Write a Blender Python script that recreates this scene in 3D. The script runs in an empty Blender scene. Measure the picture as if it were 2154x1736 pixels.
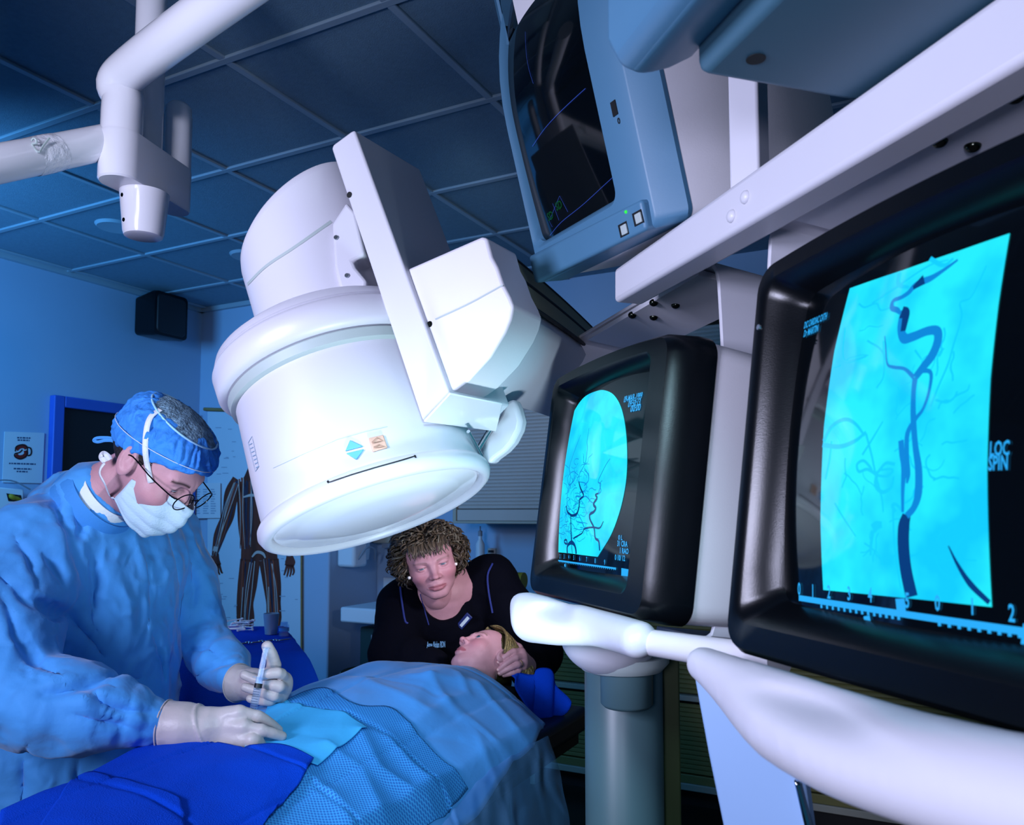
import bpy, bmesh, math, random
import numpy as np
from mathutils import Vector, Matrix
random.seed(7)
S = bpy.context.scene
COL = S.collection

# ------------------------------------------------------------------ camera
CAM = np.array([0.0, 0.0, 1.35])
FPX, CX, CY = 1701.0, 1077.0, 961.0
PIT = math.atan(119 / 1701)
FWD = np.array([0, math.cos(PIT), math.sin(PIT)])
UPV = np.array([0, -math.sin(PIT), math.cos(PIT)])
cd = bpy.data.cameras.new('camera'); cam = bpy.data.objects.new('camera', cd); COL.objects.link(cam)
cam.location = CAM; cam.rotation_euler = (math.pi / 2 + PIT, 0, 0)
cd.sensor_width = 36; cd.lens = 36 * FPX / 2154; cd.shift_y = (CY - 868) / 2154
cd.clip_start = .02
cd.dof.use_dof = True; cd.dof.focus_distance = 1.7; cd.dof.aperture_fstop = 9.5
S.camera = cam
# ------------------------------------------------------------------ world, light, exposure
S.view_settings.view_transform = 'Standard'; S.view_settings.look = 'None'
S.view_settings.gamma = 1; S.view_settings.use_curve_mapping = False
S.view_settings.exposure = 0.22
wd = bpy.data.worlds.new('world'); S.world = wd; wd.use_nodes = True
wd.node_tree.nodes['Background'].inputs[0].default_value = (.02, .14, .27, 1)
wd.node_tree.nodes['Background'].inputs[1].default_value = .34

def area(name, loc, target, size, power, color, spread=180, size_y=None):
    l = bpy.data.lights.new(name, 'AREA'); l.shape = 'RECTANGLE'; l.size = size; l.size_y = size_y or size
    l.energy = power; l.color = color; l.spread = math.radians(spread)
    o = bpy.data.objects.new(name, l); COL.objects.link(o); o.location = loc
    d = Vector(target) - Vector(loc); o.rotation_euler = d.to_track_quat('-Z', 'Y').to_euler()
    return o
def spot(name, loc, target, angle, power, color, radius=.1, blend=.5):
    l = bpy.data.lights.new(name, 'SPOT'); l.spot_size = math.radians(angle); l.energy = power; l.color = color
    l.shadow_soft_size = radius; l.spot_blend = blend
    o = bpy.data.objects.new(name, l); COL.objects.link(o); o.location = loc
    d = Vector(target) - Vector(loc); o.rotation_euler = d.to_track_quat('-Z', 'Y').to_euler()
    return o
LAV = (.90, .86, 1.0)
area('key_softbox', (-1.25, -.05, 1.66), (.05, 1.4, 1.5), .45, 16, (.70, .72, 1.0), 110)
spot('camera_flash', (-.25, -.50, 1.42), (.62, .95, 1.42), 64, 40, (.70, .72, 1.0), .12, .8)
spot('low_strobe', (.05, .97, .92), (-.24, 1.52, 1.38), 74, 26, (.66, .86, 1.0), .05, .7)
spot('lamp_strobe', (-1.0, -.3, 2.1), (-.85, 1.8, 2.05), 40, 64, (.74, .78, 1.0), .15, .6)
area('wall_wash', (-2.75, 2.5, 2.2), (-2.2, 4.9, 1.7), .8, 34, (.12, .46, 1.0), 150)
spot('drape_fill', (0, .28, 1.78), (-.12, 1.85, .92), 46, 40, (.50, .84, 1.0), .10, .6)  # added spot above the lens, put in to brighten the drape
spot('nurse_fill', (.30, 1.95, 1.42), (-.22, 2.55, 1.2), 60, 18, (.92, .86, 1.0), .05, .6)  # added spot, hidden behind the middle monitor, to brighten the nurse's face

# ------------------------------------------------------------------ camera maths
def ray(x, y):
    return FWD + np.array([1., 0, 0]) * (x - CX) / FPX + UPV * (CY - y) / FPX
def P(x, y, Y):
    d = ray(x, y); return CAM + d * (Y / d[1])
def onplane(px, p0, n):
    out = []
    for x, y in px:
        d = ray(x, y); out.append(CAM + d * (((np.asarray(p0) - CAM) @ n) / (d @ n)))
    return np.array(out)
def nrm(v):
    v = np.asarray(v, float); return v / np.linalg.norm(v)

# ------------------------------------------------------------------ materials
def lin(h):
    if isinstance(h, str):
        h = h.lstrip('#'); c = [int(h[i:i + 2], 16) / 255 for i in (0, 2, 4)]
        return tuple(x / 12.92 if x <= .04045 else ((x + .055) / 1.055) ** 2.4 for x in c)
    return tuple(h)
def mat(name, col, rough=.5, metal=0, bump=0, bscale=40, var=0, vscale=6, emit=None, estr=0, coat=0, vcol=False, sheen=0, spec=.5, stretch=None, alpha=1, trans=0):
    m = bpy.data.materials.new(name); m.use_nodes = True; nt = m.node_tree; N = nt.nodes; L = nt.links
    b = N['Principled BSDF']; c = lin(col)
    b.inputs['Base Color'].default_value = (*c, 1); b.inputs['Roughness'].default_value = rough
    b.inputs['Metallic'].default_value = metal; b.inputs['Specular IOR Level'].default_value = spec
    b.inputs['Coat Weight'].default_value = coat; b.inputs['Alpha'].default_value = alpha
    b.inputs['Transmission Weight'].default_value = trans
    if sheen: b.inputs['Sheen Weight'].default_value = sheen
    if emit: b.inputs['Emission Color'].default_value = (*lin(emit), 1); b.inputs['Emission Strength'].default_value = estr
    tc = N.new('ShaderNodeTexCoord'); mp = N.new('ShaderNodeMapping'); L.new(tc.outputs['Object'], mp.inputs[0])
    if stretch: mp.inputs['Scale'].default_value = stretch
    src = None
    if vcol:
        a = N.new('ShaderNodeVertexColor'); a.layer_name = 'Col'; src = a.outputs[0]
    if var or (src is None):
        n = N.new('ShaderNodeTexNoise'); n.inputs['Scale'].default_value = vscale; n.inputs['Detail'].default_value = 4
        L.new(mp.outputs[0], n.inputs['Vector'])
        mx = N.new('ShaderNodeMix'); mx.data_type = 'RGBA'; mx.blend_type = 'MULTIPLY'; mx.inputs[0].default_value = 1
        rp = N.new('ShaderNodeMapRange'); v = max(var, .02)
        rp.inputs['From Min'].default_value = .3; rp.inputs['From Max'].default_value = .7
        rp.inputs['To Min'].default_value = 1 - v; rp.inputs['To Max'].default_value = 1
        L.new(n.outputs[0], rp.inputs[0]); L.new(rp.outputs[0], mx.inputs[7])
        if src: L.new(src, mx.inputs[6])
        else: mx.inputs[6].default_value = (*c, 1)
        src = mx.outputs[2]
    L.new(src, b.inputs['Base Color'])
    if bump:
        n2 = N.new('ShaderNodeTexNoise'); n2.inputs['Scale'].default_value = bscale; n2.inputs['Detail'].default_value = 5
        L.new(mp.outputs[0], n2.inputs['Vector'])
        bp = N.new('ShaderNodeBump'); bp.inputs['Strength'].default_value = bump; bp.inputs['Distance'].default_value = .01
        L.new(n2.outputs[0], bp.inputs['Height']); L.new(bp.outputs[0], b.inputs['Normal'])
    return m
M = {}
M['white'] = mat('white_enamel', '#cfced6', .38, var=.03, bump=.02, bscale=300)
M['whitegloss'] = mat('gloss_white_enamel', '#e6e4ea', .16, var=.03, coat=.3)
M['cream'] = mat('cream_plastic', '#dcd9dd', .45, var=.04, bump=.03, bscale=400)
M['greyplastic'] = mat('blue_grey_plastic', '#4a7896', .45, var=.04, bump=.02, bscale=400)
M['shade'] = mat('grey_enamel', '#a9b6b4', .5, var=.05)
M['black'] = mat('black_plastic', '#06090d', .25, spec=.28, var=.1, bump=.035, bscale=700)
M['dark'] = mat('dark_gap', '#05080a', .6)
M['rubber'] = mat('dark_rubber', '#10141a', .5)
M['chrome'] = mat('polished_steel', '#c5ccd2', .12, metal=1)
M['steel'] = mat('brushed_steel', '#aab4bc', .3, metal=1)
M['screw'] = mat('dark_bolt', '#3d4038', .18, metal=1)
M['glassdark'] = mat('dark_screen_glass', '#04070a', .06, spec=.6)
M['line'] = mat('grey_line', '#7f90a0', .6)

# ------------------------------------------------------------------ mesh helpers
def mesh_obj(name, V, Fc, m, parent=None, smooth=35, bev=0, seg=2, cols=None):
    me = bpy.data.meshes.new(name)
    V = np.asarray(V, float)
    if isinstance(Fc, np.ndarray) and Fc.dtype.kind == 'i' and len(Fc):
        k = Fc.shape[1]; nF = len(Fc)
        me.vertices.add(len(V)); me.vertices.foreach_set('co', V.astype(np.float32).ravel())
        me.loops.add(nF * k); me.loops.foreach_set('vertex_index', Fc.astype(np.int32).ravel())
        me.polygons.add(nF); me.polygons.foreach_set('loop_start', np.arange(0, nF * k, k, dtype=np.int32))
        me.update(calc_edges=True); me.validate()
    else:
        me.from_pydata([tuple(v) for v in V], [], [tuple(int(i) for i in f) for f in Fc])
        bm = bmesh.new(); bm.from_mesh(me); bmesh.ops.recalc_face_normals(bm, faces=bm.faces); bm.to_mesh(me); bm.free()
    o = bpy.data.objects.new(name, me); COL.objects.link(o)
    if m: me.materials.append(M[m] if isinstance(m, str) else m)
    if smooth is not None:
        me.polygons.foreach_set('use_smooth', np.ones(len(me.polygons), bool))
        if smooth < 179: me.set_sharp_from_angle(angle=math.radians(smooth))
    if cols is not None:
        a = me.color_attributes.new('Col', 'FLOAT_COLOR', 'POINT')
        c4 = np.ones((len(V), 4), np.float32); c4[:, :3] = cols; a.data.foreach_set('color', c4.ravel())
    if bev:
        bm_ = o.modifiers.new('b', 'BEVEL'); bm_.width = bev; bm_.segments = seg; bm_.limit_method = 'ANGLE'; bm_.angle_limit = math.radians(30)
    if parent: adopt(o, parent)
    return o
def adopt(o, parent):
    o.parent = parent
    if parent.type == 'EMPTY' and parent.parent is None:
        o.matrix_parent_inverse = Matrix.Translation(-Vector(parent.location))
    return o
def thing(name, label, cat, loc, group=None):
    o = bpy.data.objects.new(name, None); COL.objects.link(o); o.location = tuple(loc); o.empty_display_size = .05
    o['label'] = label; o['category'] = cat
    if group: o['group'] = group
    return o
def tag(o, label, cat, group=None):
    o['label'] = label; o['category'] = cat
    if group: o['group'] = group
    return o
def struct(o):
    o['kind'] = 'structure'; return o
class MB:
    def __init__(s): s.V = []; s.F = []
    def add(s, V, F):
        k = len(s.V); s.V += [tuple(v) for v in V]; s.F += [tuple(i + k for i in f) for f in F]; return s
    def prism(s, poly, ext):
        poly = np.asarray(poly, float); ext = np.asarray(ext, float); n = len(poly)
        F = [tuple(range(n)), tuple(range(2 * n - 1, n - 1, -1))] + [(i, (i + 1) % n, n + (i + 1) % n, n + i) for i in range(n)]
        return s.add(np.vstack([poly, poly + ext]), F)
    def box(s, c, ax, h):
        c = np.asarray(c, float); X, Y, Z = [np.asarray(a, float) * k for a, k in zip(ax, h)]
        return s.prism([c - X - Y - Z, c + X - Y - Z, c + X + Y - Z, c - X + Y - Z], 2 * Z)
    def tube(s, path, r, n=12, cap=True):
        V, F = tube_geo(path, r, n, cap); return s.add(V, F)
    def loft(s, loops, cap=True):
        n = len(loops[0]); assert all(len(q) == n for q in loops); V = np.vstack(loops); F = []
        for k in range(len(loops) - 1):
            for i in range(n): j = (i + 1) % n; F.append((k * n + i, k * n + j, (k + 1) * n + j, (k + 1) * n + i))
        if cap: F += [tuple(range(n)), tuple(range((len(loops) - 1) * n, len(loops) * n))[::-1]]
        return s.add(V, F)
    def build(s, name, m, parent=None, **k): return mesh_obj(name, s.V, s.F, m, parent, **k)
XYZ = np.eye(3)
def tube_geo(path, r, n=12, cap=True, flat=1.0):
    path = np.asarray(path, float); r = np.broadcast_to(np.asarray(r, float), (len(path),))
    T = np.gradient(path, axis=0); T /= np.linalg.norm(T, axis=1)[:, None] + 1e-12
    a = np.array([0, 0, 1.]) if abs(T[0][2]) < .9 else np.array([1., 0, 0])
    u = nrm(np.cross(T[0], a)); V = []; th = np.arange(n) * 2 * math.pi / n
    for p, t, q in zip(path, T, r):
        u = nrm(u - t * (u @ t)); w = np.cross(t, u)
        V.append(p + q * (np.cos(th)[:, None] * u * flat + np.sin(th)[:, None] * w))
    F = []
    for k in range(len(path) - 1):
        for i in range(n): j = (i + 1) % n; F.append((k * n + i, k * n + j, (k + 1) * n + j, (k + 1) * n + i))
    if cap: F += [tuple(range(n))[::-1], tuple(range((len(path) - 1) * n, len(path) * n))]
    return np.vstack(V), F
def spline(pts, n=24):
    pts = np.asarray(pts, float)
    if len(pts) < 3: return pts[0] + (pts[-1] - pts[0]) * np.linspace(0, 1, n)[:, None]
    p = np.vstack([2 * pts[0] - pts[1], pts, 2 * pts[-1] - pts[-2]]); m = len(pts) - 1; out = []
    for t in np.linspace(0, m - 1e-9, n):
        i = int(t); f = t - i; a, b, c, d = p[i:i + 4]
        out.append(.5 * (2 * b + (c - a) * f + (2 * a - 5 * b + 4 * c - d) * f * f + (3 * b - a - 3 * c + d) * f ** 3))
    return np.array(out)
def frame_of(w):
    w = nrm(w); a = np.array([0, 0, 1.]) if abs(w[2]) < .9 else np.array([1., 0, 0]); u = nrm(np.cross(a, w)); return u, np.cross(w, u), w
def lathe(prof, c, axis, n=64, e=None):
    u, v, w = e if e else frame_of(axis); c = np.asarray(c, float); th = np.arange(n) * 2 * math.pi / n
    loops = [c + w * h + max(r, 1e-5) * (np.cos(th)[:, None] * u + np.sin(th)[:, None] * v) for h, r in prof]
    return MB().loft(loops, True)
def rrect(w, h, r, k=5):
    pts = []
    for cx, cy, a in ((w - r, h - r, 0), (r, h - r, 90), (r, r, 180), (w - r, r, 270)):
        for i in range(k + 1):
            t = math.radians(a + 90 * i / k); pts.append((cx + r * math.cos(t), cy + r * math.sin(t)))
    return np.array(pts)
def sphere_mb(c, r, n=16, ax=None):
    ax = XYZ if ax is None else ax
    m = n // 2; loops = []
    r = np.broadcast_to(np.asarray(r, float), (3,)); th = np.arange(n) * 2 * math.pi / n
    for k in range(m + 1):
        f = math.pi * (k + .02) / (m + .04) - math.pi / 2
        q = np.stack([np.cos(th) * math.cos(f) * r[0], np.sin(th) * math.cos(f) * r[1], np.full(n, math.sin(f) * r[2])], 1)
        loops.append(np.asarray(c) + q @ np.asarray(ax))
    return MB().loft(loops)
def text_mesh(txt, size=1.0):
    cu = bpy.data.curves.new('t', 'FONT'); cu.body = txt; cu.size = size; cu.resolution_u = 2; cu.offset = .022 * size
    o = bpy.data.objects.new('t', cu); COL.objects.link(o)
    dg = bpy.context.evaluated_depsgraph_get(); me = bpy.data.meshes.new_from_object(o.evaluated_get(dg))
    V = np.array([v.co[:] for v in me.vertices]) if len(me.vertices) else np.zeros((0, 3)); F = [tuple(p.vertices) for p in me.polygons]
    bpy.data.objects.remove(o); bpy.data.curves.remove(cu); bpy.data.meshes.remove(me)
    return V, F

# ------------------------------------------------------------------ sdf toolkit
def vnoise(p, seed=0):
    p = np.asarray(p, np.float64); i = np.floor(p).astype(np.int64); f = p - i; f = f * f * (3 - 2 * f)
    def h(x, y, z):
        n = (x * 374761393 + y * 668265263 + z * 2147483647 + seed * 974711) & 0xffffffff
        n = ((n ^ (n >> 13)) * 1274126177) & 0xffffffff
        return ((n ^ (n >> 16)) & 0xffff) / 32767.5 - 1
    r = 0
    for dx in (0, 1):
        for dy in (0, 1):
            for dz in (0, 1):
                w = (f[:, 0] if dx else 1 - f[:, 0]) * (f[:, 1] if dy else 1 - f[:, 1]) * (f[:, 2] if dz else 1 - f[:, 2])
                r = r + w * h(i[:, 0] + dx, i[:, 1] + dy, i[:, 2] + dz)
    return r
def smin(a, b, k):
    if k <= 0: return np.minimum(a, b)
    h = np.clip(.5 + .5 * (b - a) / k, 0, 1); return b + (a - b) * h - k * h * (1 - h)
def smax(a, b, k): return -smin(-a, -b, k)
def capsule(p, a, b, ra, rb):
    a = np.asarray(a, float); b = np.asarray(b, float); d = b - a; q = p - a
    h = np.clip(q @ d / (d @ d + 1e-12), 0, 1); return np.linalg.norm(q - h[:, None] * d, axis=1) - (ra + (rb - ra) * h)
def ellip(p, c, r, R=None):
    q = p - np.asarray(c, float)
    if R is not None: q = q @ np.asarray(R).T
    r = np.asarray(r, float); k0 = np.linalg.norm(q / r, axis=1); k1 = np.linalg.norm(q / (r * r), axis=1)
    return k0 * (k0 - 1) / (k1 + 1e-9)
def chain(p, pts, rs, k=.0):
    d = None
    for i in range(len(pts) - 1):
        e = capsule(p, pts[i], pts[i + 1], rs[i], rs[i + 1]); d = e if d is None else smin(d, e, k)
    return d
def rbox(p, c, ax, h, r):
    q = np.abs((p - np.asarray(c, float)) @ np.asarray(ax, float).T) - (np.asarray(h, float) - r)
    return np.linalg.norm(np.maximum(q, 0), axis=1) + np.minimum(q.max(1), 0) - r
def surfnet(f, lo, hi, h):
    lo = np.asarray(lo, float); hi = np.asarray(hi, float); nc = np.ceil((hi - lo) / (3 * h)).astype(int) + 1
    g = np.stack(np.meshgrid(*[np.arange(k) for k in nc], indexing='ij'), -1).reshape(-1, 3)
    dc = f(lo + (g * 3 + 1) * h).reshape(nc)
    D = dc.repeat(3, 0).repeat(3, 1).repeat(3, 2); ns = np.array(D.shape)
    idx = np.argwhere(np.abs(D) < 8 * h)
    for s in range(0, len(idx), 400000):
        q = idx[s:s + 400000]; D[q[:, 0], q[:, 1], q[:, 2]] = f(lo + q * h)
    sg = D < 0
    cs = np.zeros(ns - 1, int)
    for a in (0, 1):
        for b in (0, 1):
            for c in (0, 1): cs += sg[a:ns[0] - 1 + a, b:ns[1] - 1 + b, c:ns[2] - 1 + c]
    cells = np.argwhere((cs > 0) & (cs < 8)); num = -np.ones(ns - 1, int); num[tuple(cells.T)] = np.arange(len(cells))
    acc = np.zeros((len(cells), 3)); cnt = np.zeros(len(cells))
    cor = [(a, b, c) for a in (0, 1) for b in (0, 1) for c in (0, 1)]
    for i in range(8):
        for j in range(i + 1, 8):
            df = np.array(cor[j]) - np.array(cor[i])
            if np.abs(df).sum() != 1: continue
            A = cells + cor[i]; B = cells + cor[j]; da = D[tuple(A.T)]; db = D[tuple(B.T)]; m = (da < 0) != (db < 0)
            t = np.where(m, da / (da - db + 1e-20), 0); acc += np.where(m[:, None], A + df * t[:, None], 0); cnt += m
    V = lo + acc / np.maximum(cnt, 1)[:, None] * h; Fs = []
    for ax in range(3):
        sl = [slice(None)] * 3; s2 = [slice(None)] * 3; sl[ax] = slice(0, ns[ax] - 1); s2[ax] = slice(1, ns[ax])
        A = sg[tuple(sl)]; B = sg[tuple(s2)]; e = np.argwhere(A != B); o1, o2 = (ax + 1) % 3, (ax + 2) % 3
        ok = (e[:, o1] > 0) & (e[:, o2] > 0) & (e[:, o1] < ns[o1] - 1) & (e[:, o2] < ns[o2] - 1); e = e[ok]
        fl = A[tuple(e.T)]
        def nb(d1, d2):
            q = e.copy(); q[:, o1] -= d1; q[:, o2] -= d2; return num[tuple(q.T)]
        Q = np.stack([nb(1, 1), nb(0, 1), nb(0, 0), nb(1, 0)], 1); Q[~fl] = Q[~fl][:, ::-1]; Fs.append(Q)
    Fs = np.vstack(Fs); Fs = Fs[(Fs >= 0).all(1)]
    return V, Fs.astype(np.int32)
def vnormals(V, Fc):
    n = np.cross(V[Fc[:, 2]] - V[Fc[:, 0]], V[Fc[:, 3]] - V[Fc[:, 1]]); N = np.zeros_like(V)
    for k in range(4): np.add.at(N, Fc[:, k], n)
    return N / (np.linalg.norm(N, axis=1)[:, None] + 1e-12)
def relax(V, Fc, it=1, lam=.5):
    for _ in range(it):
        A = np.zeros_like(V); c = np.zeros(len(V))
        for k in range(4):
            np.add.at(A, Fc[:, k], V[Fc[:, (k + 1) % 4]]); np.add.at(A, Fc[:, k], V[Fc[:, k - 1]]); np.add.at(c, Fc[:, k], 2)
        V = V + lam * (A / np.maximum(c, 1)[:, None] - V)
    return V
def march(f, px, Y0=.9, Y1=3.2, n=700):
    """first hit of pixel rays on an sdf"""
    px = np.asarray(px, float); out = []
    ys = np.linspace(Y0, Y1, n)
    for x, y in px:
        d = ray(x, y); q = CAM + d * (ys / d[1])[:, None]; v = f(q); k = np.argmax(v < 0)
        out.append(q[k] if v[k] < 0 else q[np.argmin(v)])
    return np.array(out)
# ================================================================== ROOM
A = np.array([.4607, .8876, 0.]); B = np.array([-.8876, .4607, 0.]); Z = np.array([0, 0, 1.])
ABZ = [A, B, Z]; HC = 2.79
def RB(a, b, z): return A * a + B * b + Z * z
def rbx(mb, a0, a1, b0, b1, z0, z1):
    return mb.box(RB((a0 + a1) / 2, (b0 + b1) / 2, (z0 + z1) / 2), ABZ, [(a1 - a0) / 2, (b1 - b0) / 2, (z1 - z0) / 2])
M['wall'] = mat('wall_paint', '#94b4d2', .7, var=.05, vscale=1.5, bump=.05, bscale=120)
M['ceil'] = mat('ceiling_tile', '#6f93a8', .85, var=.12, vscale=60, bump=.25, bscale=260)
M['tbar'] = mat('ceiling_bar', '#90a9b8', .45, var=.05)
M['floor'] = mat('floor_vinyl', '#18201c', .4, var=.2, vscale=3)
M['frameblue'] = mat('door_frame_paint', '#2a5cc0', .5, var=.06)
M['doordark'] = mat('dark_door', '#07090f', .5)
M['shutter'] = mat('tambour_slats', '#b9b6ae', .55, var=.05)
M['shadedshutter'] = mat('shaded_slats', '#7d7844', .55, var=.05)  # lower slats: greenish shadow put into the base colour as olive
M['cabinet'] = mat('cabinet_laminate', '#a8a898', .5, var=.06)
M['counter'] = mat('counter_laminate', '#cfe0ea', .4, var=.04)
M['paper'] = mat('paper', '#c3d3de', .8, var=.04)
M['ink'] = mat('ink', '#26486e', .8)
M['inkfaint'] = mat('faint_print', '#88a2ba', .8)

mb = MB(); rbx(mb, -4, 5, -5, 5, -.1, 0); struct(mb.build('floor', 'floor'))
mb = MB(); rbx(mb, -3, 3.99, 4.54, 4.66, 0, HC + .1); struct(mb.build('wall_left', 'wall'))
mb = MB(); rbx(mb, 3.99, 4.49, 3.36, 4.66, 0, HC + .1); struct(mb.build('wall_back', 'wall', bev=.012))
mb = MB(); rbx(mb, 4.49, 4.6, -5, 4.66, 0, HC + .1); struct(mb.build('wall_alcove', 'wall'))
mb = MB(); rbx(mb, -3, 4.6, -5, 4.6, HC, HC + .05); struct(mb.build('ceiling', 'ceil'))
mb = MB()
for k in range(-3, 12):
    b = 1.315 + .632 * (k - 5)
    if b < 4.5: rbx(mb, -3, 4.49, b - .014, b + .014, HC - .009, HC + .001)
for k in range(-7, 5):
    a = 2.375 + .6 * k
    rbx(mb, a - .014, a + .014, -5, 4.54, HC - .010, HC + .001)
struct(mb.build('trim_1', 'tbar', bev=.003))
mb = MB(); rbx(mb, -3, 3.99, 4.51, 4.54, HC - .03, HC); rbx(mb, 3.96, 3.99, 3.36, 4.54, HC - .03, HC); struct(mb.build('trim_2', 'tbar'))
mb = MB(); rbx(mb, -3, 2.8, 4.525, 4.54, 0, .1); rbx(mb, 3.975, 3.99, 3.36, 4.54, 0, .1); struct(mb.build('baseboard_left', 'frameblue'))
# door in the left wall
door = MB(); rbx(door, 2.97, 3.87, 4.52, 4.535, 0, 1.97); do = struct(door.build('door_1', 'doordark'))
mb = MB()
rbx(mb, 2.905, 2.97, 4.49, 4.54, 0, 2.035); rbx(mb, 3.87, 3.935, 4.49, 4.54, 0, 2.035); rbx(mb, 2.97, 3.87, 4.49, 4.54, 1.97, 2.035)
mb.build('door_frame', 'frameblue', do, bev=.006)
mb = MB(); mb.tube([RB(3.06, 4.52, 1.0), RB(3.06, 4.46, 1.0), RB(3.16, 4.46, 1.0)], .011); mb.build('door_handle', 'steel', do)
# recessed ceiling downlights
for px, lab in (((243, 474), 'round recessed ceiling downlight behind the lamp hub'), ((520, 536), 'round recessed ceiling downlight beside the white detector housing')):
    d = ray(*px); c = CAM + d * ((HC - 1.35) / d[2])
    t = thing('ceiling_downlight', lab, 'ceiling light', c, 'recessed ceiling downlights')
    lathe([(-.012, .062), (-.014, .085), (-.002, .095), (.0, .095), (.0, .06)], c, Z, 40).build('trim_ring', 'tbar', t)
    lathe([(-.004, .06), (.03, .05), (.03, .001)], c, Z, 32).build('reflector', 'dark', t)

# ---- loudspeaker
c = RB(3.66, 4.43, 0); d = ray(338, 668); k = (4.40 - CAM @ B) / (d @ B); c = CAM + d * k
t = thing('loudspeaker', 'black loudspeaker mounted high on the blue wall by the corner', 'loudspeaker', c)
MB().loft([c + B * (.1 - .2 * s) + np.array([x * A * w + Z * y * w for x, y in (rrect(.26, .29, .03) - [.13, .145])]) for s, w in ((0, .86), (.85, 1), (1, .97))]).build('cabinet', 'black', t)
MB().loft([c - B * (.101 + .006 * s) + np.array([x * A * w + Z * y * w for x, y in (rrect(.22, .25, .03) - [.11, .125])]) for s, w in ((0, 1), (1, .95))]).build('grille', 'rubber', t)
mb = MB(); mb.box(c + B * .12, ABZ, [.03, .03, .05]); mb.build('wall_bracket', 'rubber', t)

# ---- flat things on walls, drawn on their own planes
def wallquad(pxs, p0, n, th=.003):
    q = onplane(pxs, p0, n); mb = MB(); mb.prism(q, -np.asarray(n) * th * np.sign(np.asarray(n) @ (np.asarray(p0) - CAM))); return mb, q
def stroke_mb(mb, pts2, w, p0, n, off=.0015, th=.0008):
    """ribbon drawn on a plane; pts2/w in photo pixels"""
    pts2 = np.asarray(pts2, float); w = np.broadcast_to(np.asarray(w, float), (len(pts2),))
    T = np.gradient(pts2, axis=0); T /= np.linalg.norm(T, axis=1)[:, None]; Nn = np.stack([-T[:, 1], T[:, 0]], 1)
    toward = -np.asarray(n) * np.sign(np.asarray(n) @ (np.asarray(p0) - CAM))
    L_ = onplane(pts2 + Nn * w[:, None] / 2, p0, n) + toward * off; R_ = onplane(pts2 - Nn * w[:, None] / 2, p0, n) + toward * off
    k = len(pts2); return mb.add(np.vstack([L_, R_]), [(i, i + 1, k + i + 1, k + i) for i in range(k - 1)])
WL = RB(2, 4.535, 1); WBK = RB(3.985, 4, 1)
mb, q = wallquad([(9, 908), (93, 911), (88, 1017), (4, 1015)], WL, B)
pst = tag(mb.build('wall_notice', 'paper'), 'white paper notice with red and black drawing left of the door', 'notice')
mb = MB()
for y, x0, x1 in ((921, 35, 63), (926, 36, 61), (975, 18, 74), (986, 28, 65), (992, 34, 57)):
    x = x0
    while x < x1:
        w = random.uniform(3, 8); stroke_mb(mb, [(x, y + (x - x0) * .03), (min(x + w, x1), y + (x + w - x0) * .03)], 3.0, WL, B, .004); x += w + 1.6
mb.build('printed_text', 'ink', pst)
M['redink'] = mat('red_ink', '#7a1a12', .7); M['blackink'] = mat('black_ink', '#0a0a0c', .7)
mb = MB(); stroke_mb(mb, spline([(33, 946), (40, 940), (50, 939), (55, 944)], 10), 9, WL, B, .004)
stroke_mb(mb, spline([(32, 957), (38, 962), (48, 961), (54, 955), (53, 948)], 10), 9, WL, B, .004); mb.build('printed_drawing', 'redink', pst)
mb = MB(); stroke_mb(mb, spline([(31, 950), (33, 940), (44, 936), (55, 940), (56, 950), (54, 960), (42, 966), (31, 962), (30, 955), (40, 952), (46, 946)], 30), 2.6, WL, B, .005)
stroke_mb(mb, spline([(56, 941), (63, 943), (65, 950), (63, 957), (57, 959)], 12), 3, WL, B, .005); mb.build('drawing_outline', 'blackink', pst)

# glove dispenser box low on the left wall
q = onplane([(-14, 1024), (50, 1030), (50, 1075), (-14, 1075)], RB(2, 4.44, 1), B)
t = thing('glove_dispenser', 'pale wall box with yellow gloves showing, below the paper notice', 'dispenser', q[3])
mb = MB(); mb.prism(q, B * .09); mb.build('case', 'counter', t, bev=.006)
M['yellow'] = mat('yellow_glove', '#9a8a1a', .6, var=.2)
q2 = onplane([(14, 1038), (44, 1042), (47, 1056), (18, 1054)], RB(2, 4.437, 1), B); mb = MB(); mb.prism(q2, B * .01); mb.build('opening', 'dark', t)
mb = MB(); mb.tube(spline(onplane([(20, 1041), (28, 1047), (38, 1050), (45, 1055)], RB(2, 4.432, 1), B), 12), [.006, .012, .014, .014, .014, .012, .012, .012, .01, .01, .01, .006]); mb.build('glove', 'yellow', t)
mb = MB(); mb.tube(spline([q[0], q[0] + Z * .03, q[0] + A * .1 + Z * .035, q[0] + A * .2 - Z * .01], 12), .004); mb.build('cable', 'line', t)

# notice sheet on the back wall + anatomical chart
mb, q = wallquad([(405, 1017), (464, 1016), (464, 1090), (405, 1091)], RB(3.955, 4, 1), A)
ns = tag(mb.build('notice_sheet', 'paper'), 'pale laminated sheet with columns of small print, on wall behind the glasses', 'notice')
mb = MB()
for x in (412, 428, 444):
    for y in range(1030, 1084, 5): stroke_mb(mb, [(x, y), (x + random.uniform(7, 12), y)], 2.2, RB(3.955, 4, 1), A, .004)
mb.build('printed_text', 'inkfaint', ns)

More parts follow.
